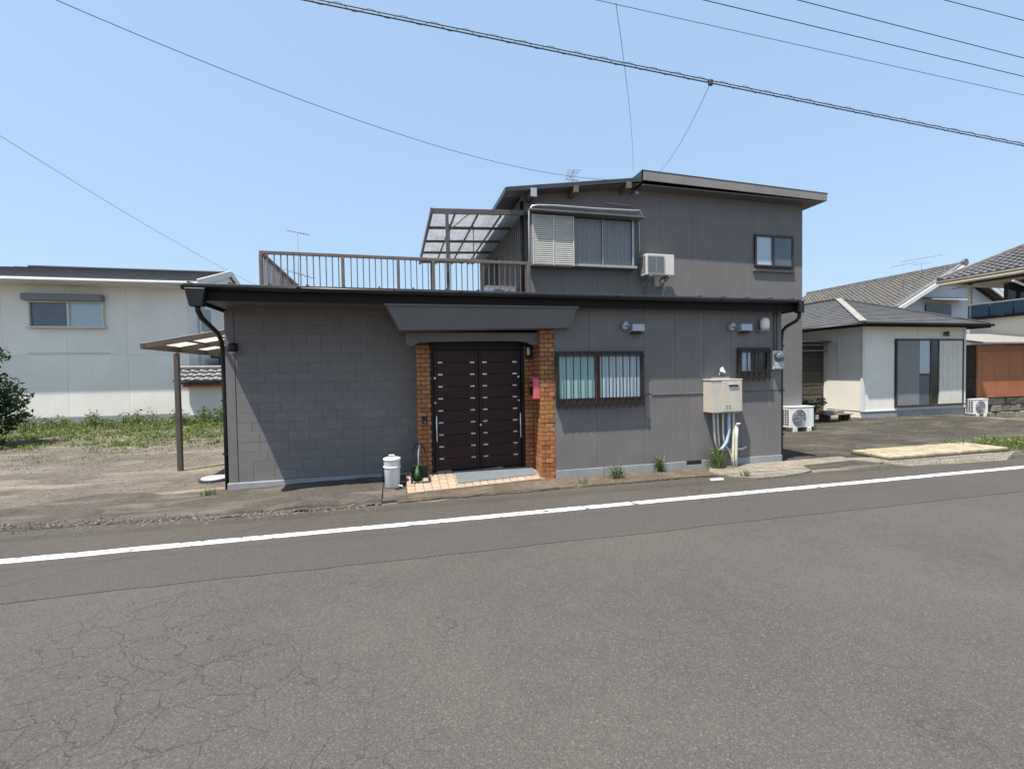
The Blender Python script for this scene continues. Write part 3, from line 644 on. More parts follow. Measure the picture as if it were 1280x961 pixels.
MB().tube([(5.72, 10.48, 6.02), (5.72, 10.3, 5.97), (5.72, 10.2, 5.92)], 0.03, 8).build('drain_spout', 'alu', H)
# corner downpipe and pale conduit that runs over the bay window
MB().tube([(2.92, 10.46, 5.60), (2.92, 10.46, 4.5), (2.92, 10.46, 3.05)], 0.045, 10).build('downpipe', 'black', H)
MB().tube([(2.99, 10.12, 3.08), (2.99, 10.12, 5.0), (3.0, 10.12, 5.28), (3.06, 10.10, 5.39), (3.2, 10.10, 5.42), (3.6, 10.08, 5.43), (4.6, 10.08, 5.43), (5.5, 10.08, 5.45), (5.72, 10.1, 5.47), (5.84, 10.2, 5.40), (5.88, 10.3, 5.35)], 0.022, 8).build('conduit', 'alu', H)
MB().tube([(5.88, 10.42, 5.52), (5.88, 10.42, 4.46)], 0.02, 8).build('conduit', 'alu', H)
MB().tube([(5.0, 10.44, 5.72), (5.4, 10.42, 5.70), (5.8, 10.44, 5.70)], 0.012, 8).build('conduit', 'alu', H)
# bay window: hood, shutter box with slats, two steel shutters
MB().box(5.83, 10.83, Y2 + .0145, 16.2, 5.721, 6.09).build('upper_wall', 'grey', H)
bay = MB().box(3.05, 5.70, 10.28, Y2 - .001, 4.12, 5.26).build('bay_window', 'greydk', H, 0.004)
MB().hexa([(2.99, 10.0, 5.275), (5.80, 10.0, 5.275), (5.80, 10.49, 5.275), (2.99, 10.49, 5.275), (2.99, 10.0, 5.31), (5.80, 10.0, 5.31), (5.80, 10.49, 5.40), (2.99, 10.49, 5.40)]).build('bay_hood', 'greydk', bay, 0.004)
MB().box(3.075, 4.075, 10.16, 10.275, 4.105, 5.25).build('shutter_box', 'alu', bay, 0.006)
me = piece_mesh('shutter_slat', 0.455, 0.012, 0.040, 'slatmetal', 0.004)
for k in range(24):
    for xc in (3.335, 3.815): link('shutter_slat', me, (xc, 10.150, 4.155 + k * .0458), bay, (R(-18), 0, 0))
for x in (3.09, 3.575, 4.06): MB().box(x - .011, x + .011, 10.132, 10.158, 4.11, 5.245).build('shutter_post', 'offwhite', bay, 0.003)
for x0, x1 in ((4.085, 4.80), (4.83, 5.56)):
    MB().box(x0, x1, 10.25, 10.275, 4.20, 5.245).build('steel_shutter', 'shutter', bay, 0.004)
    for k in range(7): xx = x0 + .04 + (x1 - x0 - .08) * k / 6; MB().box(xx - .02, xx + .02, 10.240, 10.2485, 4.21, 5.235).build('shutter_rib', 'shutter', bay, 0.003)
for x0, x1, z0, z1 in ((4.08, 5.70, 4.13, 4.185), (4.805, 4.826, 4.187, 5.25), (5.575, 5.62, 4.187, 5.25)): MB().box(x0, x1, 10.20, 10.277, z0, z1).build('shutter_track', 'alu', bay, 0.003)
# small upper window on the right
b = MB(); x0, x1, z0, z1 = 9.27, 10.50, 4.37, 5.22
b.box(x0, x1, Y2 - .06, Y2 - .002, z1 - .05, z1); b.box(x0, x1, Y2 - .08, Y2 - .002, z0, z0 + .05); b.box(x0, x0 + .05, Y2 - .06, Y2 - .002, z0 + .05, z1 - .05); b.box(x1 - .05, x1, Y2 - .06, Y2 - .002, z0 + .05, z1 - .05)
uw = b.build('window', 'winframe', H, 0.004)
MB().box(x0 + .05, x0 + .60, Y2 - .02, Y2 - .003, z0 + .05, z1 - .05).build('pane', 'paleglass', uw)
MB().box(x0 + .60, x1 - .05, Y2 - .036, Y2 - .0031, z0 + .05, z1 - .05).build('pane', 'skyglass', uw)
MB().box(x0 + .54, x0 + .62, Y2 - .05, Y2 - .0365, z0 + .05, z1 - .05).build('sash', 'winframe', uw, 0.003)
MB().box(x0 - .04, x1 + .04, Y2 - .05, Y2 - .001, z0 - .12, z0 - .06).build('sill', 'grey', uw, 0.004)
# --- terrace deck
MB().box(-2.55, 2.96, 10.002, 15.6, 2.90, 3.06).build('terrace_deck', 'greydk', H, 0.006)
# ------------------------------------------------------------------ terrace railing
RL = thing('terrace_railing', (-2.47, 10.12, 3.06), 'weathered brown metal railing around the roof terrace', 'railing')
zt = 4.115
MB().box(-2.505, 2.985, 10.10, 10.15, zt - .03, zt + .035).build('top_rail', 'railmetal', RL, 0.005)
MB().box(-2.44, 2.985, 10.108, 10.142, 3.14, 3.175).build('bottom_rail', 'railmetal', RL, 0.004)
MB().box(-2.505, -2.455, 10.152, 15.5, zt - .03, zt + .035).build('top_rail', 'railmetal', RL, 0.005)
MB().box(-2.495, -2.463, 10.16, 15.5, 3.14, 3.175).build('bottom_rail', 'railmetal', RL, 0.004)
for x in (-2.48, -0.965, 0.13, 0.86, 2.95): MB().box(x - .03, x + .03, 10.095, 10.155, 3.058, zt - .032).build('post', 'railmetal', RL, 0.005)
for y in (11.9, 13.7, 15.45): MB().box(-2.51, -2.45, y - .03, y + .03, 3.058, zt - .032).build('post', 'railmetal', RL, 0.005)
me = piece_mesh('baluster', 0.019, 0.019, 0.906, 'railmetal', 0)
x = -2.36
while x < 2.93:
    if min(abs(x - p) for p in (-0.965, 0.13, 0.86)) > 0.05: link('baluster', me, (x, 10.125, 3.6295), RL)
    x += 0.1195
y = 10.27
while y < 15.4:
    if min(abs(y - p) for p in (11.9, 13.7)) > 0.05: link('baluster', me, (-2.48, y, 3.6295), RL)
    y += 0.1195
# ------------------------------------------------------------------ terrace awning
AW = thing('terrace_awning', (1.9, 10.3, 3.06), 'brown framed terrace awning with smoked corrugated sheets beside the upper storey', 'awning')
def az_(x): return 5.20 + 0.045 * (x - 0.86)
for y in (10.30, 11.5, 12.7, 13.9, 15.1):
    MB().beam((0.88, y, az_(0.88)), (2.92, y, az_(2.92)), 0.05, 0.11 if y == 10.30 else 0.06).build('rafter', 'brownmetal', AW, 0.004)
MB().beam((0.86, 10.26, az_(.86)), (0.86, 15.2, az_(.86)), 0.055, 0.12).build('edge_beam', 'brownmetal', AW, 0.005)
for x in (1.36, 1.87, 2.40): MB().beam((x, 10.33, az_(x) - .055), (x, 15.15, az_(x) - .055), 0.035, 0.04).build('purlin', 'brownmetal', AW, 0.003)
for k in range(5):
    ya = 10.33 + k * .98
    b = MB(); nn = 28
    for i in range(nn + 1):
        x = 0.89 + 2.03 * i / nn
        for yy in (ya, ya + .965): b.v.append((x, yy, az_(x) + .048 + .012 * (i % 2)))
    for i in range(nn): b.f.append((2 * i, 2 * i + 2, 2 * i + 3, 2 * i + 1)); b.sm.append(False)
    o_ = b.build('roof_sheet', 'poly', AW)
    md = o_.modifiers.new('t', 'SOLIDIFY'); md.thickness = 0.004
for x, y in ((1.18, 10.24), (1.18, 14.6)): MB().box(x - .033, x + .033, y - .033, y + .033, 3.058, az_(x) - .06).build('post', 'brownmetal', AW, 0.005)
MB().beam((1.18, 10.24, 4.75), (1.66, 10.30, 5.18), 0.02, 0.02).build('brace', 'brownmetal', AW)
MB().tube([(1.30, 11.0, 4.36), (1.9, 11.0, 4.36)], 0.014, 8).build('laundry_rod', 'bar', AW)
for x in (1.36, 1.58, 1.84): MB().tube([(x, 11.0, 4.355), (x, 11.0, 4.30), (x + .05, 11.0, 4.27), (x - .05, 11.0, 4.27)], 0.011, 6).build('hanger_clip', 'bar', AW)
for x in (1.32, 1.88): MB().box(x - .008, x + .008, 10.99, 11.01, 4.36, 5.16).build('rod_hanger', 'brownmetal', AW)

# ------------------------------------------------------------------ fixtures of the grey house
def ac_unit(name, x0, y0, z0, label, group=None, w=0.78, h=0.54, d=0.29, feet='block', ground=0.0):
    t = thing(name, (x0 + w / 2, y0 + d / 2, ground), label, 'air conditioner', group)
    MB().box(x0, x0 + w, y0, y0 + d, z0, z0 + h).build('casing', 'white', t, 0.012, segs=2)
    MB().box(x0 - .01, x0 + w + .01, y0 - .01, y0 + d + .01, z0 + h + .0005, z0 + h + .02).build('lid', 'white', t, 0.006)
    cx, cz = x0 + .29, z0 + h / 2
    MB().lathe([(0.225, 0), (0.225, -.008), (0.215, -.012)], (cx, y0 - .0005, cz), 'y', 36).build('fan_opening', 'fangrey', t)
    b = MB()
    for r_ in (0.06, 0.10, 0.14, 0.18, 0.215): b.tube([(cx + r_ * math.cos(a), y0 - .018, cz + r_ * math.sin(a)) for a in [2 * math.pi * k / 28 for k in range(29)]], 0.0035, 5, False)
    for a in [2 * math.pi * k / 8 for k in range(8)]: b.tube([(cx + .03 * math.cos(a), y0 - .02, cz + .03 * math.sin(a)), (cx + .224 * math.cos(a), y0 - .016, cz + .224 * math.sin(a))], 0.004, 5)
    b.build('fan_grille', 'alu', t)
    MB().lathe([(0.045, 0), (0.04, -.01)], (cx, y0 - .014, cz), 'y', 16).build('fan_hub', 'fangrey', t)
    MB().box(x0 + w - .20, x0 + w - .195, y0 - .003, y0 - .0005, z0 + .02, z0 + h - .02).build('seam', 'fangrey', t)
    for r_ in range(7):
        for c in range(3): MB().box(x0 - .004, x0 - .0005, y0 + .04 + c * .075, y0 + .04 + c * .075 + .055, z0 + .06 + r_ * .062, z0 + .06 + r_ * .062 + .042).build('side_slot', 'darkslot', t)
    if feet == 'block':
        for xx in (x0 + .10, x0 + w - .22): MB().box(xx, xx + .12, y0 - .03, y0 + d + .03, ground - .012, z0 - .001).build('foot', 'offwhite', t, 0.008)
    return t
ac_unit('air_conditioner', 10.14, 10.20, 0.10, 'white outdoor air conditioner on feet at the ground, by the grey house corner', ground=0.0)
# wall-mounted unit on a steel bracket, with a slatted front guard
X0, Yf, Z0, w_, h_, d_ = 5.86, 10.07, 3.97, 0.76, 0.50, 0.28
t = thing('air_conditioner', (X0 + w_ / 2, 10.3, 3.7), 'white air conditioner on brackets beside the upper bay window', 'air conditioner')
MB().box(X0, X0 + w_, Yf, Yf + d_, Z0, Z0 + h_).build('casing', 'offwhite', t, 0.012, segs=2)
MB().box(X0 + .05, X0 + .47, Yf - .006, Yf - .0005, Z0 + .05, Z0 + h_ - .05).build('fan_opening', 'fangrey', t)
for k in range(9): zz = Z0 + .06 + k * .045; MB().box(X0 + .04, X0 + .48, Yf - .016, Yf - .0065, zz - .005, zz + .005).build('grille_slat', 'alu', t)
for xx in (X0 + .04, X0 + .26, X0 + .475): MB().box(xx - .005, xx + .005, Yf - .022, Yf - .0165, Z0 + .045, Z0 + h_ - .045).build('grille_bar', 'alu', t)
for r_ in range(7):
    for c in range(3): MB().box(X0 - .004, X0 - .0005, Yf + .03 + c * .08, Yf + .03 + c * .08 + .058, Z0 + .05 + r_ * .06, Z0 + .05 + r_ * .06 + .042).build('side_slot', 'darkslot', t)
for xx in (X0 + .12, X0 + w_ - .14):
    MB().box(xx - .02, xx + .02, Yf - .02, 10.499, Z0 - .042, Z0 - .002).build('bracket_arm', 'fangrey', t, 0.003)
    MB().beam((xx, Yf + .02, Z0 - .045), (xx, 10.485, Z0 - .24), 0.03, 0.03).build('bracket_strut', 'fangrey', t)
MB().tube([(X0 + .2, Yf + .16, Z0 - .01), (X0 + .2, Yf + .2, Z0 - .2), (X0 + .22, 10.44, Z0 - .36), (X0 + .22, 10.40, 3.085)], 0.026, 8).build('pipe_cover', 'grey', t)
MB().tube([(X0 + .62, Yf + .18, Z0 - .01), (X0 + .62, Yf + .2, Z0 - .25), (X0 + .64, 10.44, Z0 - .45), (X0 + .64, 10.40, 3.085)], 0.02, 8).build('drain_hose', 'alu', t)
# unit standing on the terrace by the side wall
ac_unit('air_conditioner', 2.12, 10.75, 3.16, 'pale air conditioner on the roof terrace behind the railing', w=0.72, ground=3.072)
# water heater
t = thing('water_heater', (5.52, 6.87, 0.95), 'beige wall mounted gas water heater above lagged pipes', 'water heater')
MB().box(5.14, 5.73, 6.76, 6.998, 0.965, 1.51).build('casing', 'beige', t, 0.010, segs=2)
MB().box(5.13, 5.74, 6.75, 6.998, 1.511, 1.53).build('lid', 'beige', t, 0.005)
MB().box(5.33, 5.725, 6.748, 6.759, 0.985, 1.495).build('front_cover', 'beige', t, 0.005)
MB().prism([(5.46, 1.405), (5.64, 1.405), (5.625, 1.435), (5.475, 1.435)], 'y', 6.737, 6.7475).build('flue_outlet', 'darkslot', t, 0.002)
MB().hexa([(5.45, 6.725, 1.435), (5.65, 6.725, 1.435), (5.65, 6.7475, 1.44), (5.45, 6.7475, 1.44), (5.46, 6.735, 1.45), (5.64, 6.735, 1.45), (5.64, 6.7475, 1.455), (5.46, 6.7475, 1.455)]).build('flue_hood', 'alu', t)
for xx in (5.40, 5.46):
    for zz in (1.03, 1.07): MB().box(xx, xx + .035, 6.745, 6.7475, zz, zz + .02).build('vent_slot', 'fangrey', t)
MB().box(5.30, 5.60, 6.90, 6.999, 1.531, 1.56).build('wall_bracket', 'alu', t)
def pipe(n, pts, r, mat): MB().tube(pts, r, 9).build(n, mat, t)
pipe('lagged_pipe', [(5.26, 6.88, 0.97), (5.27, 6.88, 0.7), (5.30, 6.89, 0.45), (5.36, 6.93, 0.33), (5.45, 6.95, 0.30), (5.9, 6.95, 0.30), (5.97, 6.95, 0.33)], 0.020, 'pvc')
pipe('lagged_pipe', [(5.32, 6.86, 0.97), (5.33, 6.86, 0.65), (5.37, 6.88, 0.40), (5.40, 6.93, 0.34)], 0.016, 'pvc')
pipe('lagged_pipe', [(5.43, 6.86, 0.97), (5.43, 6.86, 0.60), (5.46, 6.87, 0.42), (5.55, 6.88, 0.32), (5.60, 6.86, 0.2), (5.60, 6.84, 0.0)], 0.017, 'pvc')
pipe('blue_pipe', [(5.53, 6.84, 0.97), (5.53, 6.84, 0.62), (5.50, 6.85, 0.46), (5.43, 6.87, 0.35), (5.38, 6.90, 0.31)], 0.026, 'bluepipe')
pipe('lagged_pipe', [(5.62, 6.84, 0.97), (5.62, 6.83, 0.6), (5.60, 6.82, 0.35), (5.575, 6.80, 0.18), (5.60, 6.80, 0.0)], 0.021, 'pvc')
pipe('lagged_pipe', [(5.66, 6.80, 0.76), (5.65, 6.80, 0.5), (5.64, 6.80, 0.2), (5.64, 6.80, 0.0)], 0.024, 'pvc')
pipe('gas_cock', [(5.63, 6.78, 0.76), (5.70, 6.77, 0.765)], 0.018, 'pvc')
# vent hoods and boxes under the eaves
def cowl(x, z, label):
    b = MB().lathe([(0.055, 0), (0.060, -.03), (0.062, -.055)], (x, 6.998, z), 'y', 20)
    t = thing('vent_cowl', (x, 6.97, z - .06), label, 'vent')
    b.build('flange', 'vent', t)
    b = MB(); n = 12
    for i in range(7):
        ph = math.pi / 2 * i / 6
        for k in range(n + 1):
            th = math.pi * k / n
            b.v.append((x + .068 * math.cos(th), 6.943 - .05 * math.sin(ph) * (0.5 + 0.5 * math.sin(th)), z - .05 + .125 * math.sin(th) * math.cos(ph * .72)))
    for i in range(6):
        for k in range(n): b.f.append((i * (n + 1) + k, i * (n + 1) + k + 1, (i + 1) * (n + 1) + k + 1, (i + 1) * (n + 1) + k)); b.sm.append(True)
    o_ = b.build('hood', 'vent', t); md = o_.modifiers.new('t', 'SOLIDIFY'); md.thickness = 0.004
    return t
cowl(3.66, 2.43, 'round aluminium vent cowl above the grilled window with teal curtain')
cowl(5.69, 2.43, 'round aluminium vent cowl above the water heater')
def ventbox(x, z, label):
    t = thing('vent_box', (x, 6.93, z - .08), label, 'vent')
    MB().hexa([(x - .11, 6.875, z - .06), (x + .11, 6.875, z - .06), (x + .11, 6.999, z - .08), (x - .11, 6.999, z - .08), (x - .11, 6.885, z + .055), (x + .11, 6.885, z + .055), (x + .11, 6.999, z + .075), (x - .11, 6.999, z + .075)]).build('hood', 'vent', t, 0.006)
    MB().box(x - .095, x + .095, 6.89, 6.998, z - .10, z - .085).build('outlet', 'darkslot', t)
ventbox(3.865, 2.40, 'flat aluminium vent hood above the grilled window with teal curtain')
ventbox(5.94, 2.42, 'flat aluminium vent hood above the small grilled window')
# exterior dome lamp near the corner
t = thing('wall_lamp', (6.30, 6.94, 2.36), 'white capsule shaped wall lamp under the eaves by the corner', 'lamp')
MB().box(6.20, 6.31, 6.985, 6.999, 2.33, 2.47).build('back_plate', 'greydk', t, 0.004)
MB().lathe([(0.012, -.01), (0.06, 0.0), (0.075, .03), (0.075, .13), (0.062, .17), (0.03, .195), (0.008, .20)], (6.32, 6.90, 2.39), 'z', 24).build('globe', 'white', t)
MB().lathe([(0.05, 0), (0.08, .012), (0.08, .022), (0.05, .03)], (6.32, 6.90, 2.362), 'z', 24).build('lamp_base', 'vent', t)
MB().tube([(6.32, 6.90, 2.37), (6.29, 6.95, 2.36), (6.27, 6.99, 2.37)], 0.015, 8).build('arm', 'vent', t)
# left wall lamp
t = thing('wall_lamp', (-2.30, 7.70, 2.08), 'small black wall lamp at the left end of the block wall', 'lamp')
MB().box(-2.35, -2.25, 7.752, 7.771, 2.08, 2.20).build('back_plate', 'black', t, 0.004)
MB().lathe([(0.05, 0), (0.062, .02), (0.062, .10), (0.045, .125), (0.01, .13)], (-2.30, 7.69, 2.07), 'z', 20).build('lamp_shade', 'black', t)
MB().lathe([(0.02, 0), (0.045, .01), (0.05, .028)], (-2.30, 7.69, 2.04), 'z', 16).build('lens', 'vent', t)
# porch lamp
t = thing('porch_lamp', (2.02, 7.38, 1.9), 'dark porch lamp with pale glass tube beside the entrance door top', 'lamp')
MB().box(2.09, 2.20, 7.385, 7.408, 1.92, 2.14).build('back_plate', 'bar', t, 0.004)
MB().lathe([(0.02, 0), (0.026, .02), (0.026, .11), (0.02, .125)], (2.13, 7.35, 1.98), 'z', 14).build('glass_tube', 'offwhite', t)
MB().box(2.10, 2.16, 7.33, 7.384, 1.955, 1.978).build('bracket', 'bar', t, 0.003)
MB().box(2.095, 2.165, 7.32, 7.384, 2.107, 2.125).build('cap', 'bar', t, 0.003)
# electricity meter
t = thing('electric_meter', (6.62, 6.93, 1.67), 'electric meter in a pale box with glass dome at the house corner', 'meter')
MB().box(6.545, 6.76, 6.955, 6.998, 1.68, 2.01).build('back_board', 'offwhite', t, 0.005)
MB().box(6.56, 6.74, 6.90, 6.954, 1.69, 1.80).build('terminal_cover', 'vent', t, 0.006)
MB().lathe([(0.082, 0), (0.082, -.04), (0.075, -.075), (0.05, -.09), (0.01, -.095)], (6.65, 6.954, 1.90), 'y', 24).build('glass_dome', 'skyglass', t)
MB().box(6.61, 6.70, 6.86, 6.868, 1.885, 1.92).build('counter', 'white', t) if False else None
# small bracket light above the heater
t = thing('cable_clip', (5.50, 6.97, 1.62), 'small white cable anchor on the wall above the water heater', 'anchor')
MB().hexa([(5.46, 6.94, 1.66), (5.56, 6.94, 1.63), (5.56, 6.999, 1.63), (5.46, 6.999, 1.66), (5.47, 6.95, 1.72), (5.51, 6.95, 1.74), (5.51, 6.999, 1.74), (5.47, 6.999, 1.72)]).build('cap', 'white', t, 0.004)
MB().tube([(5.47, 6.98, 1.64), (5.44, 6.98, 1.60), (5.49, 6.98, 1.57), (5.46, 6.98, 1.56)], 0.008, 6).build('hook', 'alu', t)
# letterbox on the brick pillar's side
t = thing('letterbox', (2.16, 7.1, 1.25), 'faded red letterbox on the side of the brick pillar', 'letterbox')
MB().prism([(7.02, 1.28), (7.24, 1.28), (7.24, 1.56), (7.21, 1.60), (7.16, 1.625), (7.10, 1.625), (7.05, 1.60), (7.02, 1.56)], 'x', 2.11, 2.215).build('body', 'pink', t, 0.006)
MB().box(2.098, 2.109, 7.05, 7.21, 1.33, 1.47).build('door_plate', 'bar', t, 0.003)
MB().box(2.098, 2.109, 7.05, 7.21, 1.52, 1.55).build('slot', 'bar', t, 0.003)
# intercom on the left pillar
t = thing('intercom', (0.45, 7.40, 0.9), 'small dark intercom panel on the left brick pillar by the door', 'intercom')
MB().box(0.41, 0.485, 7.39, 7.4125, 0.92, 1.03).build('body', 'bar', t, 0.004)
MB().lathe([(0.014, 0), (0.010, -.006)], (0.447, 7.39, 0.95), 'y', 12).build('button', 'alu', t)
# ------------------------------------------------------------------ porch-side things
struct(MB().hexa([(-0.195, 6.42, -0.05), (0.135, 6.45, -0.05), (0.135, 7.73, -0.05), (-0.195, 7.73, -0.05), (-0.195, 6.42, 0.016), (0.135, 6.45, 0.016), (0.135, 7.73, 0.075), (-0.195, 7.73, 0.075)]).build('side_ramp', 'slab', None, 0.004))
t = thing('bin', (-0.06, 7.10, 0.04), 'white lidded plastic pail standing left of the porch', 'pail')
MB().lathe([(0.098, 0.0), (0.105, .01), (0.120, .40), (0.122, .405)], (-0.06, 7.10, 0.046), 'z', 32).build('body', 'white', t)
MB().lathe([(0.126, .388), (0.127, .412), (0.118, .422), (0.03, .436), (0.005, .437)], (-0.06, 7.10, 0.052), 'z', 32).build('lid', 'white', t)
MB().tube([(-0.10, 7.10, 0.489), (-0.10, 7.10, 0.514), (-0.03, 7.10, 0.514), (-0.02, 7.10, 0.489)], 0.008, 8).build('lid_knob', 'white', t)
MB().lathe([(0.1245, .10), (0.127, .11), (0.1255, .12)], (-0.06, 7.10, 0.234), 'z', 32).build('ring', 'white', t)
PO = (-0.02, -0.26, 0.008)
t = thing('dustpan', (0.36, 7.40, 0.076), 'black upright dustpan with a tall hoop handle on the porch tiles', 'dustpan')
b = MB().hexa([(0.23, 7.26, 0.076), (0.49, 7.26, 0.076), (0.49, 7.48, 0.078), (0.23, 7.48, 0.078), (0.22, 7.26, 0.086), (0.50, 7.26, 0.086), (0.49, 7.48, 0.09), (0.23, 7.48, 0.09)]); b.build('tray', 'rubber', t, 0.003)
MB().hexa([(0.23, 7.47, 0.091), (0.49, 7.47, 0.091), (0.49, 7.50, 0.091), (0.23, 7.50, 0.091), (0.25, 7.43, 0.31), (0.47, 7.43, 0.31), (0.47, 7.45, 0.31), (0.25, 7.45, 0.31)]).build('back', 'rubber', t, 0.003)
for x in (0.225, 0.485): MB().prism([(7.27, 0.0865), (7.469, 0.0915), (7.44, 0.20), (7.29, 0.15)], 'x', x, x + .012).build('side', 'rubber', t, 0.002)
MB().tube([(0.25, 7.46, 0.20), (0.235, 7.48, 0.36), (0.255, 7.50, 0.50), (0.31, 7.52, 0.61), (0.36, 7.525, 0.63), (0.41, 7.52, 0.61), (0.455, 7.50, 0.50), (0.485, 7.48, 0.34), (0.47, 7.46, 0.20)], 0.011, 8).build('hoop_handle', 'rubber', t)
t = thing('broom', (0.33, 7.40, 0.09), 'short broom with green bristles and silver handle standing in the dustpan', 'broom')
MB().tube([(0.335, 7.40, 0.28), (0.35, 7.47, 0.50), (0.385, 7.56, 0.71)], 0.011, 8).build('handle', 'silver', t)
MB().lathe([(0.03, 0), (0.045, .03), (0.036, .08), (0.028, .13), (0.018, .20)], (0.325, 7.38, 0.105), 'z', 16).build('bristles', 'greenplastic', t)
b = MB(); rr = random.Random(3)
for k in range(240):
    a = rr.uniform(0, 6.28); r0_ = rr.uniform(.02, .07); b.tube([(0.325 + r0_ * .3 * math.cos(a), 7.38 + r0_ * .3 * math.sin(a), .27), (0.325 + (r0_ * .7 + .02) * math.cos(a), 7.38 + (r0_ * .7 + .02) * math.sin(a), .10)], 0.0035, 3)
b.build('bristle_tips', 'greenplastic', t)
for o_ in COL.objects:
    if o_.name in ('dustpan', 'broom'): o_.location = o_.location + Vector(PO)
t = thing('sandal', (0.04, 7.05, 0.045), 'single dark sandal lying beside the white pail', 'sandal')
MB().prism([(-0.03, 6.90), (0.04, 6.91), (0.10, 7.0), (0.11, 7.04), (0.07, 7.05), (0.01, 6.98)], 'z', 0.036, 0.058).build('sole', 'rubber', t, 0.004)
MB().tube([(0.02, 7.0, 0.055), (0.035, 6.98, 0.085), (0.07, 6.955, 0.085), (0.085, 6.95, 0.055)], 0.010, 6).build('strap', 'white', t)
# left plot: white lid, dark wedge, concrete offcut
t = thing('inspection_cover', (-2.93, 8.72, 0), 'round white plastic inspection cover on the ground by the downpipe', 'manhole cover')
MB().lathe([(0.235, 0), (0.235, .035), (0.215, .045)], (-2.93, 8.72, -0.02), 'z', 36).build('rim', 'rubber', t)
MB().lathe([(0.205, 0), (0.20, .012), (0.06, .016)], (-2.93, 8.72, 0.0255), 'z', 36).build('lid', 'lidwhite', t)
for dx, dy in ((-.05, .01), (.05, .03)): MB().box(-2.93 + dx - .045, -2.93 + dx + .045, 8.72 + dy - .01, 8.72 + dy + .01, 0.0425, 0.046).build('grip_slot', 'fangrey', t)
b = MB().hexa([(-3.0, 9.05, -0.01), (-2.5, 9.02, -0.01), (-2.5, 9.95, -0.01), (-2.62, 9.95, -0.01), (-3.0, 9.05, 0.02), (-2.5, 9.02, 0.02), (-2.5, 9.95, 0.02), (-2.62, 9.95, 0.02)])
tag(b.build('dark_wedge', 'rubber', None, 0.004), 'thin flat black wedge against the left side of the house', 'mat')  # thin dark wedge lying flat on the ground beside the wall
tag(MB().box(-3.25, -2.6, 10.35, 10.75, -0.02, 0.07).build('concrete_slab', 'concrete', None, 0.012), 'small pale concrete slab on the ground behind the carport post', 'slab')
tag(MB().hexa([(4.62, 6.12, 0.006), (4.84, 6.10, 0.006), (4.90, 6.19, 0.006), (4.68, 6.21, 0.006), (4.62, 6.12, 0.026), (4.84, 6.10, 0.026), (4.90, 6.19, 0.022), (4.68, 6.21, 0.022)]).build('white_offcut', 'white', None, 0.003), 'small white board offcut lying on the road shoulder', 'offcut')

# ------------------------------------------------------------------ carport on the left
CP = thing('carport', (-3.85, 9.8, 0), 'lean-to carport with milky roof and one brown post beside the block wall', 'carport')
def cz(x): return 2.21 + 0.19 * (x + 3.80)
MB().box(-3.89, -3.81, 9.76, 9.84, -0.03, cz(-3.85) - .05).build('post', 'brownmetal', CP, 0.006)
MB().box(-3.845, -3.765, 13.3, 13.38, -0.03, cz(-3.85) - .05).build('post', 'brownmetal', CP, 0.006)
MB().beam((-3.83, 8.56, 2.21), (-3.83, 13.6, 2.21), 0.06, 0.10).build('eaves_beam', 'brownmetal', CP, 0.005)
for y in (8.56, 9.82, 11.08, 12.34, 13.6): MB().beam((-3.79, y, cz(-3.79) + .0), (-2.44, y, cz(-2.44)), 0.05, 0.09).build('rafter', 'brownmetal', CP, 0.004)
for x in (-3.36, -2.92): MB().beam((x, 8.59, cz(x) + .02), (x, 13.57, cz(x) + .02), 0.03, 0.035).build('purlin', 'brownmetal', CP, 0.003)
for k in range(4):
    y0 = 8.585 + 1.26 * k
    MB().hexa([(-3.82, y0, cz(-3.82) + .05), (-2.44, y0, cz(-2.44) + .05), (-2.44, y0 + 1.25, cz(-2.44) + .05), (-3.82, y0 + 1.25, cz(-3.82) + .05), (-3.82, y0, cz(-3.82) + .055), (-2.44, y0, cz(-2.44) + .055), (-2.44, y0 + 1.25, cz(-2.44) + .055), (-3.82, y0 + 1.25, cz(-3.82) + .055)]).build('roof_sheet', 'polylight', CP)

# ------------------------------------------------------------------ roofs with courses
def tiled(b, E0, E1, T0, T1, course, wave=0.0, pitch=0.27, th=0.03):
    E0, E1, T0, T1 = map(Vector, (E0, E1, T0, T1)); n = (E1 - E0).cross(T0 - E0 if (T0 - E0).length > 1e-3 else T1 - E0).normalized()
    if n.z < 0: n = -n
    ed = (E1 - E0).normalized(); nc = max(1, int(((T0 + T1) / 2 - (E0 + E1) / 2).length / course))
    for i in range(nc):
        v0, v1 = i / nc, (i + 1) / nc
        a0, a1 = E0.lerp(T0, v0), E1.lerp(T1, v0); c0, c1 = E0.lerp(T0, v1), E1.lerp(T1, v1)
        Ln = (a1 - a0).length; m = max(1, int(Ln / (pitch / 4 if wave else 2.0))); base = len(b.v)
        for k in range(m + 1):
            u = k / m; p, q = a0.lerp(a1, u), c0.lerp(c1, u)
            wp = wave * abs(math.sin((p - E0).dot(ed) / pitch * math.pi)) if wave else 0; wq = wave * abs(math.sin((q - E0).dot(ed) / pitch * math.pi)) if wave else 0
            b.v += [tuple(p), tuple(p + n * (th + wp)), tuple(q + n * wq * 0.9)]
        for k in range(m):
            s0 = base + 3 * k; s1 = s0 + 3
            b.f += [(s0, s1, s1 + 1, s0 + 1), (s0 + 1, s1 + 1, s1 + 2, s0 + 2)]; b.sm += [False, bool(wave)]
    return b
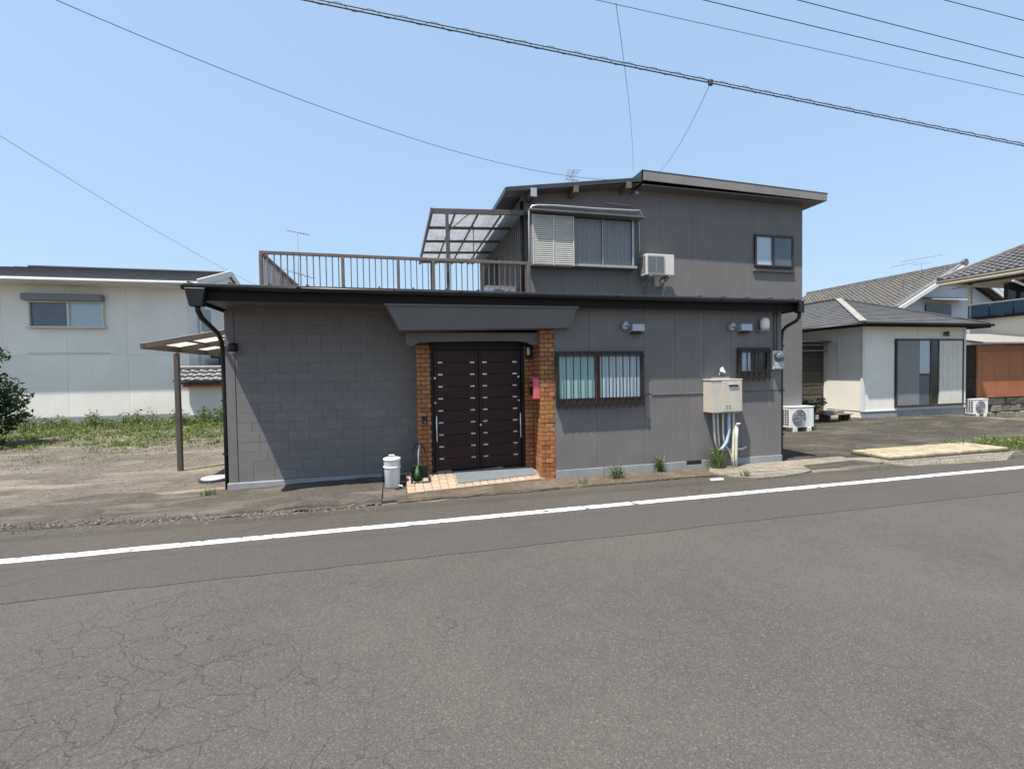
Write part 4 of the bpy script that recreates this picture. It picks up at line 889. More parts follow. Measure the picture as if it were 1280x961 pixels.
# ------------------------------------------------------------------ white bungalow on the right
BG = thing('bungalow', (17.1, 14, 0), 'small white bungalow with dark hipped slate roof across the yard', 'bungalow')
wb = MB().box(14.93, 19.44, 12.125, 20.5, -0.05, 3.02).build('wall', 'bungwall', BG)
def bpanel(x0, x1, z0, z1, y=12.11): MB().box(x0 + .004, x1 - .004, y, y + .014, z0, z1).build('siding_panel', 'bungwall', wb, 0.002)
bpanel(14.99, 16.28, 0.22, 3.0); bpanel(16.28, 17.3, 2.62, 3.0); bpanel(17.3, 18.35, 2.62, 3.0); bpanel(18.35, 19.44, 2.62, 3.0)
for k in range(2): y0 = 12.16 + k * .63; MB().box(14.915, 14.929, y0, y0 + .622, 0.22, 3.0).build('siding_panel', 'bungwall', wb, 0.002)
MB().box(14.885, 14.985, 12.075, 12.155, 0.22, 3.0).build('corner_board', 'whitetrim', BG, 0.004)
MB().box(19.40, 19.50, 12.075, 12.20, 0.22, 3.0).build('corner_board', 'whitetrim', BG, 0.004)
MB().box(14.90, 19.47, 12.09, 12.124, -0.35, 0.20).build('foundation', 'found', BG, 0.004)
MB().box(14.88, 19.49, 12.07, 12.122, 0.203, 0.218).build('drip_strip', 'whitetrim', BG)
# sliding doors with screens
b = MB(); x0, x1, z0, z1, y = 16.30, 19.38, 0.30, 2.60, 12.10
b.box(x0, x1, y - .05, y + .02, z1 - .05, z1); b.box(x0, x1, y - .09, y + .02, z0, z0 + .05); b.box(x0, x0 + .05, y - .05, y + .02, z0 + .05, z1 - .05); b.box(x1 - .05, x1, y - .05, y + .02, z0 + .05, z1 - .05)
sd = b.build('sliding_door', 'winframe', BG, 0.004)
MB().box(16.36, 17.36, y - .02, y + .0, 0.36, 2.54).build('grey_screen', 'shutter', sd, 0.004)
MB().box(17.38, 17.83, y - .01, y + .01, 1.42, 2.54).build('pane', 'paleglass', sd)
MB().box(17.38, 17.83, y - .01, y + .01, 0.36, 1.36).build('pane', 'skyglass', sd)
MB().box(17.365, 17.86, y - .03, y + .008, 1.361, 1.419).build('sash', 'winframe', sd, 0.003)
MB().box(17.84, 17.92, y - .03, y + .005, 0.36, 2.54).build('sash', 'winframe', sd, 0.003)
MB().box(17.93, 18.24, y + .0, y + .012, 0.36, 2.54).build('pane', 'darkglass', sd)  # darkness of the open door gap, put into a flat dark sheet
MB().box(18.25, 19.32, y - .035, y - .01, 0.36, 2.54).build('sliding_panel', 'offwhite', sd, 0.004)
for k in range(4): MB().box(18.42 + k * .22, 18.44 + k * .22, y - .04, y - .0355, 0.38, 2.52).build('panel_rib', 'offwhite', sd)
# hip roof
bx0, bx1, by0, zE = 14.42, 19.98, 11.69, 3.10; apx, apy, apz = 17.12, 14.9, 4.36
b = MB(); tiled(b, (bx0, by0, zE), (bx1, by0, zE), (apx, apy, apz), (apx, apy, apz), 0.19, th=0.018)
tiled(b, (bx0, 21, zE), (bx0, by0, zE), (apx, 21, apz), (apx, apy, apz), 0.19, th=0.018)
tiled(b, (bx1, by0, zE), (bx1, 21, zE), (apx, apy, apz), (apx, 21, apz), 0.19, th=0.018)
rb = b.build('roof', 'slate', BG)
MB().beam((bx0, by0, zE + .03), (apx, apy, apz + .03), 0.20, 0.05).build('hip_cap', 'ridge', rb, 0.006)
MB().beam((bx1, by0, zE + .03), (apx, apy, apz + .03), 0.14, 0.05).build('hip_cap', 'slate', rb, 0.006)
MB().beam((apx, apy - .05, apz + .03), (apx, 21, apz + .03), 0.18, 0.06).build('ridge_cap', 'slate', rb, 0.006)
MB().box(bx0 - .02, bx1 + .02, by0 - .03, by0 - .002, zE - .14, zE - .01).build('fascia', 'fascia', BG, 0.004)
MB().box(bx0 - .03, bx0 - .002, by0 + .0, 21, zE - .14, zE - .01).build('fascia', 'fascia', BG, 0.004)
MB().box(bx1 + .002, bx1 + .03, by0 + .0, 21, zE - .14, zE - .01).build('fascia', 'fascia', BG, 0.004)
MB().box(bx0, bx1, by0, 21, zE - .05, zE - .015).build('soffit', 'whitetrim', BG)
MB().tube([(bx0 - .05, by0 - .08, zE - .05), (bx1 + .05, by0 - .08, zE - .05)], 0.045, 10).build('gutter', 'fascia', BG)
MB().tube([(bx0 - .08, by0 - .08, zE - .055), (bx0 - .08, 20, zE - .055)], 0.045, 10).build('gutter', 'black', BG)
MB().tube([(14.86, 12.9, 2.9), (14.86, 12.9, 1.5)], 0.02, 8).build('conduit', 'whitetrim', BG)
t = thing('floodlight', (18.55, 12.0, 2.7), 'small black floodlight above the sliding doors of the bungalow', 'lamp')
MB().lathe([(0.03, 0), (0.05, -.05), (0.07, -.12)], (18.50, 12.10, 2.80), 'y', 14).build('lamp_head', 'bar', t)
MB().box(18.46, 18.75, 12.085, 12.108, 2.70, 2.74).build('bracket', 'bar', t, 0.003)
# dark plank shed wall between the grey house and the bungalow
SH = thing('plank_shed', (14.1, 13.6, 0), 'weathered dark plank lean-to between grey house and bungalow', 'shed')
MB().box(12.9, 14.92, 13.55, 15.5, -0.05, 2.55).build('frame', 'wood', SH)
me = piece_mesh('plank', 1.22, 0.022, 0.158, 'wood', 0.004)
for k in range(14): link('plank', me, (14.29, 13.535 + (k % 2) * .006, 0.15 + k * .165), SH, (R(-3), 0, random.uniform(-.004, .004)))
MB().box(13.05, 13.62, 13.52, 13.545, 0.75, 2.3).build('dark_opening', 'darkglass', SH)  # flat dark sheet stands in for the shaded opening
MB().box(13.08, 13.66, 13.49, 13.515, 0.0, 1.15).build('leaning_board', 'woodgrey', SH, 0.004)
MB().hexa([(12.8, 13.2, 2.56), (14.88, 13.2, 2.56), (14.88, 15.6, 2.80), (12.8, 15.6, 2.80), (12.8, 13.2, 2.60), (14.88, 13.2, 2.60), (14.88, 15.6, 2.84), (12.8, 15.6, 2.84)]).build('roof', 'roofmetal', SH, 0.004)
for zz in (2.25, 2.45): MB().box(13.0, 14.9, 13.36, 13.42, zz, zz + .05).build('rail', 'woodgrey', SH, 0.004)
# low bench and potted plant
BN = thing('low_bench', (13.35, 11.8, 0), 'low weathered wooden bench by the bungalow corner', 'bench')
for k in range(3): MB().box(12.95, 13.95, 11.60 + k * .145, 11.735 + k * .145, 0.20, 0.235).build('seat_board', 'woodgrey', BN, 0.006)
for x in (13.03, 13.80): MB().box(x, x + .07, 11.63, 12.0, -0.01, 0.198).build('leg', 'wood', BN, 0.004)
MB().box(12.95, 13.70, 11.70, 11.92, 0.24, 0.33).build('top_plank', 'woodgrey', BN, 0.008)
def leafy(b, c, rad, n, size, rr, squash=1.0, hollow=0.35):
    for i in range(n):
        while True:
            p = Vector((rr.uniform(-1, 1), rr.uniform(-1, 1), rr.uniform(-1, 1)))
            if hollow < p.length < 1: break
        q = Vector((c[0] + p.x * rad[0], c[1] + p.y * rad[1], c[2] + p.z * rad[2]))
        d = Vector((rr.gauss(0, 1), rr.gauss(0, 1), rr.gauss(0, .6))).normalized(); e = d.orthogonal().normalized(); s_ = size * rr.uniform(.6, 1.4)
        e = (Matrix.Rotation(rr.uniform(0, 6.28), 3, d) @ e)
        b._add([q - d * s_, q + e * s_ * .38, q + d * s_, q - e * s_ * .38], [(0, 1, 2, 3)])
rr = random.Random(14)
PT = thing('potted_plant', (12.45, 11.75, 0), 'bushy green plant in a grey pot between bench and air conditioner', 'plant')
MB().lathe([(0.10, 0), (0.14, .22), (0.155, .23), (0.155, .25), (0.12, .25)], (12.45, 11.75, -0.006), 'z', 20).build('pot', 'found', PT)
b = MB()
for k in range(9): c = (12.45 + rr.uniform(-.26, .26), 11.75 + rr.uniform(-.22, .22), 0.45 + rr.uniform(-.12, .22)); leafy(b, c, (.16, .16, .13), 55, 0.05, rr, hollow=0.1)
b.build('foliage', 'leaf', PT)
b = MB()
for k in range(7): b.tube([(12.45, 11.75, .24), (12.45 + rr.uniform(-.2, .2), 11.75 + rr.uniform(-.2, .2), .5)], 0.008, 5)
b.build('stem', 'wood', PT)

# ------------------------------------------------------------------ big tiled house behind
TH = thing('tiled_house', (35, 27, 0), 'pale house with brown tiled gable roof rising behind the bungalow', 'house')
MB().prism([(30.7, -0.1), (39.9, -0.1), (39.9, 5.5), (35.2, 7.75), (30.7, 5.5)], 'y', 22.7, 33.0).build('wall', 'palewall', TH)
b = MB(); tiled(b, (29.8, 33.6, 5.16), (29.8, 22.0, 5.16), (35.3, 33.6, 8.0), (35.3, 22.0, 8.0), 0.26, 0.07, 0.30, 0.05)
tiled(b, (40.8, 22.0, 5.16), (40.8, 33.6, 5.16), (35.3, 22.0, 8.0), (35.3, 33.6, 8.0), 0.26, 0.07, 0.30, 0.05)
rt_ = b.build('roof', 'kawara', TH)
MB().beam((35.3, 21.95, 8.10), (35.3, 33.7, 8.10), 0.32, 0.26).build('ridge_cap', 'kawaragrey', rt_, 0.04)
MB().lathe([(0.22, 0), (0.25, .1), (0.2, .18)], (35.3, 21.9, 8.18), 'y', 14).build('ridge_end', 'kawaragrey', rt_)
for sx in (-1, 1): MB().beam((35.3 + sx * 5.5, 21.96, 5.08), (35.3 + sx * .05, 21.96, 7.90), 0.08, 0.26).build('barge_board', 'whitetrim', rt_, 0.01)
for sx in (-1, 1): MB().beam((35.3 + sx * 5.5, 22.1, 5.28), (35.3 + sx * .05, 22.1, 8.10), 0.26, 0.12).build('verge_tile', 'kawaragrey', rt_, 0.02)
MB().box(33.0, 35.2, 22.62, 22.69, 4.7, 5.6).build('window', 'darkglass', TH)
MB().hexa([(32.6, 21.9, 5.75), (36, 21.9, 5.75), (36, 22.69, 5.95), (32.6, 22.69, 5.95), (32.6, 21.9, 5.8), (36, 21.9, 5.8), (36, 22.69, 6.05), (32.6, 22.69, 6.05)]).build('window_hood', 'ridge', TH, 0.01)
# ------------------------------------------------------------------ two storey house far right
FH = thing('balcony_house', (29, 13, 0), 'cream two storey house with grey tile roof and dark recessed balcony', 'house')
MB().box(25.4, 33.5, 8.2, 15.6, -0.3, 3.70).build('lower_wall', 'creamwall', FH)
MB().box(27.0, 33.0, 8.4, 15.3, 3.70, 5.7).build('upper_wall', 'wood', FH)
MB().box(25.2, 27.0, 8.1, 15.7, 3.705, 3.80).build('balcony_floor', 'fascia', FH, 0.01)
for k in range(9):
    y0 = 8.3 + k * .82
    MB().box(25.36, 25.40, y0 + .02, y0 + .80, 3.82, 4.35).build('railing_panel', 'blue', FH, 0.005)
MB().box(25.33, 25.43, 8.2, 15.7, 4.36, 4.42).build('hand_rail', 'offwhite', FH, 0.01)
MB().box(25.3, 27, 15.58, 15.62, 3.82, 4.35).build('railing_panel', 'blue', FH, 0.005)
for y in (8.3, 11.0, 13.2, 15.6): MB().box(25.34, 25.46, y - .06, y + .06, 3.801, 5.58).build('post', 'creamwall', FH, 0.01)
for k in range(3): MB().box(26.94, 26.995, 9.0 + k * 2.2, 10.7 + k * 2.2, 3.9, 5.4).build('window', 'darkglass', FH)
b = MB(); ez = 5.55
tiled(b, (24.5, 16.3, ez), (24.5, 7.4, ez), (29.2, 13.2, ez + 2.3), (29.2, 10.6, ez + 2.3), 0.26, 0.07, 0.30, 0.05)
tiled(b, (24.5, 7.4, ez), (34, 7.4, ez), (29.2, 10.6, ez + 2.3), (29.3, 10.6, ez + 2.3), 0.26, 0.07, 0.30, 0.05)
tiled(b, (34, 16.3, ez), (24.5, 16.3, ez), (29.3, 13.2, ez + 2.3), (29.2, 13.2, ez + 2.3), 0.26, 0.07, 0.30, 0.05)
tiled(b, (34, 7.4, ez), (34, 16.3, ez), (29.3, 10.6, ez + 2.3), (29.3, 13.2, ez + 2.3), 0.26, 0.07, 0.30, 0.05)
rt_ = b.build('roof', 'kawaragrey', FH)
MB().beam((24.5, 16.3, ez + .10), (29.2, 13.2, ez + 2.42), 0.28, 0.22).build('hip_cap', 'kawaragrey', rt_, 0.04)
MB().beam((24.5, 7.4, ez + .10), (29.2, 10.6, ez + 2.42), 0.28, 0.22).build('hip_cap', 'kawaragrey', rt_, 0.04)
MB().beam((29.25, 10.5, ez + 2.45), (29.25, 13.3, ez + 2.45), 0.34, 0.36).build('ridge_cap', 'kawaragrey', rt_, 0.05)
MB().box(24.52, 34, 7.45, 16.28, ez - .20, ez - .06).build('soffit', 'creamwall', FH, 0.01)
MB().tube([(24.42, 7.4, ez - .06), (24.42, 16.3, ez - .06)], 0.06, 10).build('gutter', 'woodgrey', FH)
MB().hexa([(24.7, 8.0, 5.12), (25.5, 8.0, 5.22), (25.5, 15.9, 5.22), (24.7, 15.9, 5.12), (24.7, 8.0, 5.18), (25.5, 8.0, 5.28), (25.5, 15.9, 5.28), (24.7, 15.9, 5.18)]).build('balcony_hood', 'ridge', FH, 0.01)
MB().tube([(24.5, 13.6, 5.1), (25.2, 13.4, 4.8), (25.3, 13.3, 4.6), (25.3, 13.3, 2.7)], 0.05, 8).build('downpipe', 'offwhite', FH)
# rusty shed on a stone base
RS = thing('rust_shed', (22.8, 13.0, -0.3), 'rust orange sheet metal shed standing on a stone base', 'shed')
MB().box(20.5, 26.0, 12.33, 14.5, 0.50, 2.42).build('frame', 'wood', RS)
for k in range(7): MB().box(20.47 + k * .78, 20.47 + k * .78 + .772, 12.305, 12.325, 0.56, 2.40).build('sheet_panel', 'orange', RS, 0.003)
MB().box(20.44, 25.9, 12.28, 12.304, 0.49, 0.555).build('bottom_rail', 'orange', RS, 0.005)
MB().box(20.42, 20.468, 12.27, 12.34, 0.50, 2.42).build('corner_post', 'orangetrim', RS, 0.005)
MB().box(20.44, 25.9, 12.285, 12.304, 2.15, 2.19).build('top_rail', 'orange', RS, 0.005)
MB().hexa([(20.15, 12.0, 2.43), (26.2, 12.0, 2.43), (26.2, 14.8, 2.95), (20.15, 14.8, 2.95), (20.15, 12.0, 2.50), (26.2, 12.0, 2.50), (26.2, 14.8, 3.02), (20.15, 14.8, 3.02)]).build('roof', 'ridge', RS, 0.01)
me = piece_mesh('stone_block', 0.50, 0.30, 0.26, 'stone', 0.03)
for j in range(3):
    for k in range(10):
        link('stone_block', me, (21.25 + k * .515 + (j % 2) * .25, 12.5 + random.uniform(-.03, .03), -0.19 + j * .265), RS, (random.uniform(-.03, .03), random.uniform(-.04, .04), random.uniform(-.05, .05)), (random.uniform(.92, 1), 1, random.uniform(.94, 1)))
MB().box(20.95, 26.0, 12.56, 14.4, -0.35, 0.49).build('stone_core', 'mortar', RS)
for x in (20.6, 20.9): MB().box(x - .06, x + .06, 12.6, 12.72, -0.35, 0.499).build('prop', 'wood', RS)
ac_unit('air_conditioner', 19.72, 11.95, -0.05, 'pale air conditioner on the ground between bungalow and rust orange shed', w=0.68, h=0.52, ground=-0.2)

# ------------------------------------------------------------------ white house at the back left
WH = thing('white_house', (-12, 23, 0), 'long white rendered two storey house with dark roof behind the left plot', 'house')
ww = MB().box(-19, -7.56, 20.33, 26.4, -0.1, 5.29).build('wall', 'whitewall', WH)
xs = [-19, -16.9, -14.9, -13.30, -11.42, -9.55, -7.56]
for a, c in zip(xs, xs[1:]): MB().box(a + .002, c - .002, 20.30, 20.325, 0.32, 2.562).build('wall_panel', 'whitewall', ww, 0.004); MB().box(a + .002, c - .002, 20.30, 20.325, 2.565, 5.28).build('wall_panel', 'whitewall', ww, 0.004)
MB().box(-19, -7.52, 20.28, 20.325, -0.1, 0.31).build('foundation', 'found', WH, 0.006)
b = MB(); x0, x1, z0, z1 = -12.48, -10.22, 3.58, 4.48
b.box(x0, x1, 20.20, 20.299, z1 - .06, z1); b.box(x0 - .06, x1 + .06, 20.16, 20.299, z0 - .06, z0); b.box(x0, x0 + .06, 20.20, 20.299, z0, z1 - .06); b.box(x1 - .06, x1, 20.20, 20.299, z0, z1 - .06)
ww_ = b.build('window', 'offwhite', WH, 0.006)
MB().box(x0 + .06, -11.30, 20.275, 20.296, z0, z1 - .06).build('pane', 'skyglass', ww_); MB().box(-11.30, x1 - .06, 20.268, 20.297, z0, z1 - .06).build('pane', 'paleglass', ww_)
MB().box(-11.34, -11.27, 20.22, 20.267, z0, z1 - .06).build('sash', 'offwhite', ww_, 0.004)
MB().box(x0 - .10, x1 + .02, 20.05, 20.299, 4.483, 4.72).build('shutter_case', 'fangrey', ww_, 0.01)
MB().box(-7.555, -7.53, 21.6, 22.6, 3.6, 4.5).build('window', 'darkglass', WH)
MB().tube([(-7.49, 21.3, 5.1), (-7.49, 21.3, 0.1)], 0.05, 8).build('downpipe', 'whitetrim', WH)
for x0_, x1_, zz in ((-12.6, -10.1, 2.62),): MB().box(x0_, x1_, 20.27, 20.299, zz, zz + .03).build('batten', 'whitetrim', WH)
ye, ze, yr, zr = 19.55, 5.20, 23.2, 6.24
b = MB(); tiled(b, (-20.4, ye, ze), (-6.9, ye, ze), (-14.2, yr, zr), (-6.9, yr, zr), 0.30, th=0.02)
tiled(b, (-6.9, 27.4, ze), (-20.4, 27.4, ze), (-6.9, yr, zr), (-14.2, yr, zr), 0.30, th=0.02)
tiled(b, (-20.4, 27.4, ze), (-20.4, ye, ze), (-14.2, yr, zr), (-14.21, yr, zr), 0.30, th=0.02)
rw = b.build('roof', 'slate', WH)
MB().prism([(20.0, 5.16), (26.4, 5.16), (23.2, 6.12)], 'x', -7.55, -7.0).build('gable_wall', 'whitewall', WH)
MB().box(-20.4, -6.92, 19.53, 19.56, 5.03, 5.19).build('fascia', 'whitetrim', WH, 0.006)
MB().box(-20.4, -6.95, 19.56, 20.32, 5.03, 5.06).build('soffit', 'whitetrim', WH)
MB().beam((-6.90, 19.5, 5.14), (-6.90, 23.2, 6.22), 0.06, 0.24).build('barge_board', 'whitetrim', rw, 0.006); MB().beam((-6.90, 23.2, 6.22), (-6.90, 27.4, 4.99), 0.06, 0.24).build('barge_board', 'whitetrim', rw, 0.006)
MB().beam((-14.2, yr, zr + .02), (-6.9, yr, zr + .02), 0.2, 0.06).build('ridge_cap', 'slate', rw, 0.006)
MB().tube([(-20.4, 19.48, 5.10), (-6.88, 19.48, 5.10)], 0.05, 8).build('gutter', 'whitetrim', WH)
# garden wall with tile coping, next to the white house
GW = thing('garden_wall', (-6.0, 20.0, 0), 'white plastered garden wall with dark tile coping beside the white house', 'wall')
MB().box(-7.45, -2.4, 19.9, 20.15, -0.05, 1.32).build('wall', 'whitewall', GW)
MB().box(-7.5, -2.4, 19.85, 20.2, -0.05, 0.28).build('base', 'found', GW, 0.01)
MB().box(-7.55, -2.4, 19.6, 20.4, 1.325, 1.42).build('corbel', 'orangetrim', GW, 0.02)
b = MB(); tiled(b, (-7.75, 19.35, 1.52), (-2.3, 19.35, 1.52), (-7.75, 20.02, 1.95), (-2.3, 20.02, 1.95), 0.22, 0.07, 0.30, 0.045)
tiled(b, (-2.3, 20.7, 1.52), (-7.75, 20.7, 1.52), (-2.3, 20.02, 1.95), (-7.75, 20.02, 1.95), 0.22, 0.07, 0.30, 0.045); b.build('coping', 'kawaragrey', GW)
MB().box(-7.7, -2.35, 19.42, 20.62, 1.43, 1.50).build('coping_bed', 'wood', GW)
MB().beam((-7.8, 20.02, 2.03), (-2.3, 20.02, 2.03), 0.22, 0.16).build('coping_ridge', 'kawaragrey', GW, 0.04)
# narrow annex of the white house behind the garden wall
AN = thing('dark_annex', (-5.6, 22.5, 0), 'shaded grey annex with pale posts behind the garden wall', 'annex')
MB().box(-7.3, -3.0, 22.6, 25, -0.05, 2.45).build('wall', 'greydk', AN)
for x in (-6.6, -5.95): MB().box(x - .06, x + .06, 21.9, 22.02, -0.05, 2.45).build('post', 'offwhite', AN, 0.01)
MB().box(-7.35, -2.9, 21.8, 25.2, 2.455, 2.58).build('roof', 'roofmetal', AN, 0.01)

# ------------------------------------------------------------------ vegetation
rr = random.Random(77)
BS = thing('shrub', (-10.9, 14.6, 0), 'dense dark green shrub at the edge of the grass', 'shrub')
b = MB()
for k in range(80):
    h = rr.uniform(0.15, 2.75); rad = 1.12 * (1 - (abs(h - 1.1) / 2.3) ** 2) + .12; a = rr.uniform(0, 6.28); q = rr.uniform(.3, 1) * rad
    leafy(b, (-10.75 + q * math.cos(a), 14.6 + q * math.sin(a), h), (.38, .38, .30), 170, 0.07, rr, hollow=0.1)
b.build('crown', 'leaf', BS)
b = MB()
for k in range(8): a = rr.uniform(0, 6.28); b.tube([(-10.75 + .1 * math.cos(a), 14.6 + .1 * math.sin(a), -.02), (-10.75 + .35 * math.cos(a), 14.6 + .35 * math.sin(a), 1.0), (-10.75 + .8 * math.cos(a), 14.6 + .8 * math.sin(a), 2.1)], [.05, .035, .012], 6)
b.build('trunk', 'wood', BS)
def blade(b, x, y, z, h, w, rr, lean=.45):
    a = rr.uniform(0, 6.28); l = rr.uniform(0, lean) * h; dx, dy = math.cos(a), math.sin(a); sx, sy = -dy * w, dx * w
    b._add([(x - sx, y - sy, z), (x + sx, y + sy, z), (x + dx * l * .4 + sx * .7, y + dy * l * .4 + sy * .7, z + h * .6), (x + dx * l * .4 - sx * .7, y + dy * l * .4 - sy * .7, z + h * .6), (x + dx * l, y + dy * l, z + h)], [(0, 1, 2, 3), (3, 2, 4)])
def gdens(x, y):   # grass grows in a band before the white house, thinning towards the plot
    e = 13.5 + 0.35 * math.sin(x * 1.3) + 0.25 * math.sin(x * 3.1)
    return sstep(e - .3, e + .7, y) * (0.35 + 0.65 * sstep(0.2, .8, 0.5 + .5 * math.sin(x * 1.9 + y * 1.1) * math.sin(y * 2.3 - x)))
b = MB(); cnt = 0
while cnt < 1900:      # tufts: short and dry in front, taller and greener towards the wall
    x = rr.uniform(-17, -4.0); y = rr.uniform(12.9, 20.2)
    if rr.random() < gdens(x, y) and not (x > -7.6 and y > 19.6):
        tall = sstep(15.5, 19.6, y); hh_ = rr.uniform(.03, .10) + .22 * tall * rr.random(); sp_ = rr.uniform(.04, .16)
        for q in range(rr.randint(6, 15)): blade(b, x + rr.gauss(0, sp_), y + rr.gauss(0, sp_), -0.015, hh_ * rr.uniform(.5, 1.3), rr.uniform(.005, .016), rr, 1.3)
        if rr.random() < .30 + .4 * tall: leafy(b, (x, y, .03 + hh_ * .4), (sp_ * 1.6, sp_ * 1.6, hh_ * .5), rr.randint(8, 22), 0.035, rr, hollow=0)
        cnt += 1
for k in range(260):
    x = rr.uniform(-11, -3.0); y = 13.4 - abs(rr.gauss(0, 1.3))
    if y < 7.4: continue
    for q in range(rr.randint(4, 10)): blade(b, x + rr.gauss(0, .07), y + rr.gauss(0, .05), -.014, rr.uniform(.015, .06), rr.uniform(.004, .009), rr, 1.2)
stuff(b.build('grass', 'grass', origin=(0, 0, 0)), 'patchy dry and green grass before the white house', 'grass')
b = MB()
for k in range(70):   # leafy weeds at the foot of the white house
    x = rr.uniform(-13.5, -4.6); y = rr.uniform(18.2, 19.9) if x < -7.6 else rr.uniform(18.2, 19.2); h = rr.uniform(.2, .65)
    for q in range(6): blade(b, x + rr.uniform(-.08, .08), y + rr.uniform(-.08, .08), -.015, h, .012, rr, .3)
    leafy(b, (x, y, h * .6), (.22, .2, h * .5), 46, 0.055, rr, hollow=0.0)
stuff(b.build('weeds', 'weed', origin=(0, 0, 0)), 'leafy weeds along the foot of the white house', 'weeds')
def weed(x, y, z, h, n, spread, label, leafn=0):
    b = MB()
    for k in range(n): blade(b, x + rr.gauss(0, spread * .25), y + rr.gauss(0, spread * .18), z, h * rr.uniform(.45, 1), rr.uniform(.004, .008), rr, .9)
    if leafn: leafy(b, (x, y, z + h * .5), (spread * .6, spread * .5, h * .45), leafn, 0.028, rr, hollow=0)
    tag(b.build('weed', 'weed'), label, 'weed', None)
weed(5.33, 6.86, 0.018, 0.42, 150, 0.26, 'large spiky weed tuft at the wall foot under the water heater', 30)
weed(4.24, 6.92, 0.012, 0.32, 60, 0.16, 'dark upright weed at the wall foot between window and heater', 60)
weed(3.36, 6.72, 0.012, 0.26, 70, 0.24, 'pale spreading weed below the grilled window with teal curtain', 40)
weed(2.72, 6.55, 0.012, 0.10, 30, 0.16, 'tiny weed in the gutter strip near the brick pillar')
weed(5.32, 6.20, 0.02, 0.12, 34, 0.14, 'small dry weed at the foot of the lagged pipes')
weed(-2.62, 7.55, 0.0, 0.14, 40, 0.22, 'small dry grass tuft at the base of the left downpipe')
weed(11.15, 10.45, 0.0, 0.22, 60, 0.3, 'low weed beside the ground air conditioner')
b = MB()
for k in range(900):
    x = rr.gauss(12.6, .9); y = rr.gauss(6.85, .35)
    if x > 11.75: blade(b, x, y, -.012, rr.uniform(.04, .16), rr.uniform(.005, .010), rr)
for k in range(12): leafy(b, (rr.gauss(12.8, .6), rr.gauss(6.95, .25), .07), (.22, .18, .07), 60, 0.035, rr, hollow=0)
tag(stuff(b.build('weed_patch', 'grass', origin=(12.6, 6.85, 0))), 'patch of low yellow green weeds beyond the yellow pavers', 'weeds')
b = MB()
for k in range(500):
    x = rr.uniform(2.5, 11.4); y = (shoulder_far(x) + abs(rr.gauss(0, .06))) if rr.random() < .6 else rr.uniform(6.5, 6.95)
    if 5.2 < x < 7: continue
    if x > 7: y = rr.choice((6.0, 6.3, 7.3)) + rr.gauss(0, .05)
    blade(b, x, y, 0.0, rr.uniform(.02, .06), .004, rr)
for k in range(500):
    x = rr.uniform(11.0, 19); y = rr.uniform(8.4, 11.8) if rr.random() < .5 else rr.gauss(11.6, .2); blade(b, x, y, -.01, rr.uniform(.02, .08), .006, rr)
stuff(b.build('moss_grass', 'grass', origin=(0, 0, 0)), 'short grass and moss in pavement joints', 'grass')

# ------------------------------------------------------------------ aerials and overhead wires
def yagi(b, p, d, length, n, el_len, r=.006):
    p, d = Vector(p), Vector(d).normalized(); s = d.cross(Vector((0, 0, 1))).normalized()
    b.tube([p - d * length / 2, p + d * length / 2], r * 1.4, 5)
    for k in range(n):
        c = p + d * length * (k / (n - 1) - .5); w = el_len * (1 - .35 * k / (n - 1)); b.tube([c - s * w / 2, c + s * w / 2], r * .8, 4)
def aerial(name, base, top, label, arms):
    t = thing(name, base, label, 'antenna')
    MB().tube([base, (base[0], base[1], top)], .013, 8).build('mast', 'fangrey', t)
    for (dz, d, ln, n, e) in arms:
        b = MB(); yagi(b, (base[0], base[1], top - dz), d, ln, n, e); b.build('aerial_array', 'fangrey', t)
    return t
aerial('tv_aerial', (-2.55, 14.3, 3.06), 5.70, 'tall thin tv aerial on the terrace behind the railing corner', [(0.0, (-.75, .4, .22), .7, 8, .22), (1.15, (.8, .5, -.15), .8, 6, .5)])
aerial('tv_aerial', (4.22, 10.6, 5.98), 6.42, 'small tv aerial on the upper roof of the grey house', [(0.02, (.15, 1, 0), .45, 7, .34), (0.16, (1, .1, .05), .3, 4, .2)])
aerial('tv_aerial', (34.0, 23.6, 7.3), 8.75, 'tv aerial on the brown tiled roof behind the bungalow', [(0.0, (.86, -.5, .12), 2.2, 10, .9), (.35, (.86, -.5, .1), 1.0, 5, .6)])
aerial('tv_aerial', (32.6, 23.7, 6.6), 8.35, 'lower tv aerial mast on the brown tiled roof slope', [(0.05, (.9, -.4, .15), 1.5, 7, .8)])
def para(pts, n=40):
    """smooth curve through three points (quadratic)"""
    a, b_, c = map(Vector, pts); t1 = (b_ - a).length / ((b_ - a).length + (c - b_).length)
    out = []
    for i in range(n + 1):
        t = i / n
        out.append(a * ((t - t1) * (t - 1) / (t1)) + b_ * (t * (t - 1) / (t1 * (t1 - 1))) + c * (t * (t - t1) / (1 - t1)))
    return out
def wire(name, pts, r, label): return tag(MB().tube(para(pts), r, 6).build(name, 'wire'), label, 'cable')
bl = para([(-26, 5.2, 6.75), (3.95, 5.2, 5.31), (34, 5.2, 4.35)], 120)
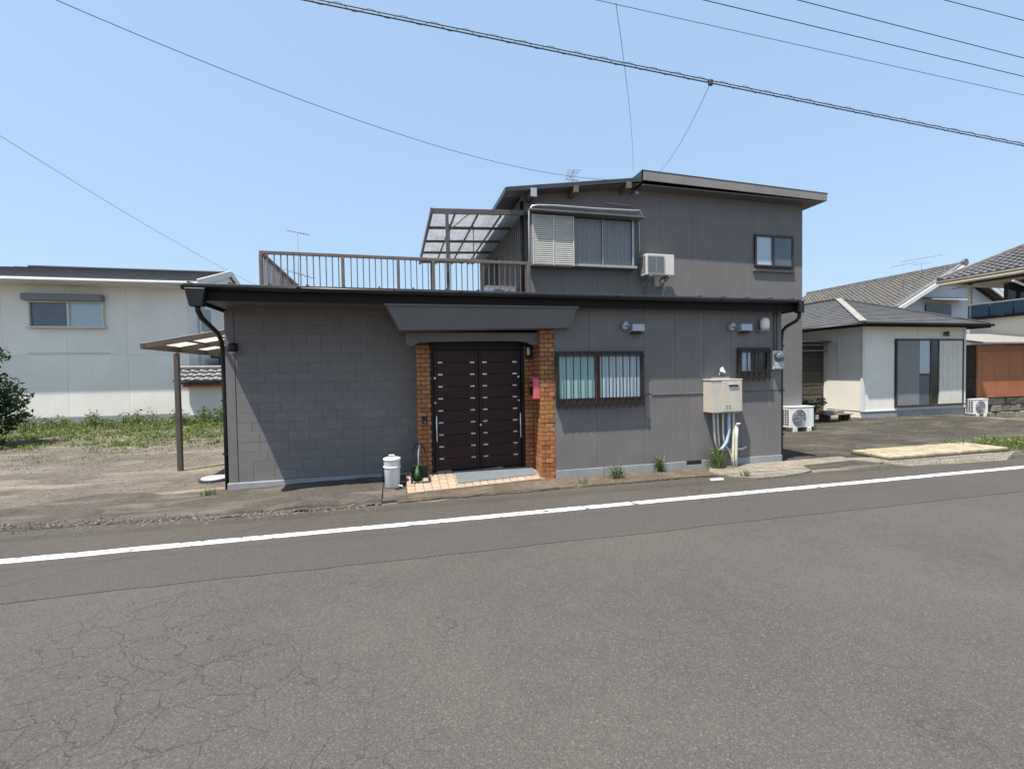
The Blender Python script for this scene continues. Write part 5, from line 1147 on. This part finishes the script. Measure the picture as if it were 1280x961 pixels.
# looped telephone bundle: carrier, cable and its spiral lashing
CB = thing('telephone_cable', (3.95, 5.2, 5.31), 'thick lashed telephone cable strung along the road', 'cable')
MB().tube(bl, .0075, 8).build('cable', 'wire', CB)
MB().tube([p + Vector((0, 0, .032)) for p in bl], .006, 6).build('carrier_wire', 'wire', CB)
b = MB(); sp = []
N = 2400
for i in range(N + 1):
    f = i / N * 120; k = min(int(f), 119); p = bl[k].lerp(bl[k + 1], f - k); a = i / N * 60 / .33 * 6.283
    sp.append(p + Vector((0, .024 * math.cos(a), .018 + .026 * math.sin(a))))
b.tube(sp, .0028, 4); b.build('spiral_lashing', 'wire', CB)
MB().box(3.92, 3.98, 5.18, 5.22, 5.28, 5.35).build('drop_clamp', 'wire', CB, 0.008)
wire('service_wire', [(3.95, 5.2, 5.31), (4.591, 6.591, 5.50), (6.12, 9.89, 6.33)], .0032, 'short drop wire from the lashed cable to the upper roof')
wire('service_wire', [(2.04, 4.0, 5.066), (3.095, 5.765, 5.468), (5.56, 10.1, 6.36)], .0028, 'drop wire from the thinnest road wire down to the roof ridge')
wire('service_wire', [(-7.5, 1.96, 5.7), (-0.9, 6.215, 5.018), (4.81, 9.88, 6.03)], .004, 'long thin service wire sloping to the eaves of the upper storey')
wire('service_wire', [(-6.9, -2.2, 7.1), (-4.813, 10.031, 4.797), (-3.3, 18.9, 4.3)], .0035, 'thin wire descending towards the white house')
for (p, q, r_, lab) in (((1.883, 4.0, 5.07), (7.351, 4.0, 4.92), .0028, 'thinnest overhead wire just above the lashed cable'), ((3.519, 4.7, 5.883), (8.633, 4.7, 5.733), .005, 'second overhead wire above the lashed cable'),
                        ((4.81, 4.7, 6.108), (8.627, 4.7, 5.985), .005, 'third overhead wire above the lashed cable'), ((7.162, 4.7, 6.517), (8.616, 4.7, 6.497), .005, 'topmost overhead wire along the road')):
    sl_ = (q[2] - p[2]) / (q[0] - p[0]); 
    wire('power_wire', [(p[0] - 24, p[1], p[2] - sl_ * 24), ((p[0] + q[0]) / 2, p[1], (p[2] + q[2]) / 2 - .01), (q[0] + 24, p[1], q[2] + sl_ * 24)], r_, lab)
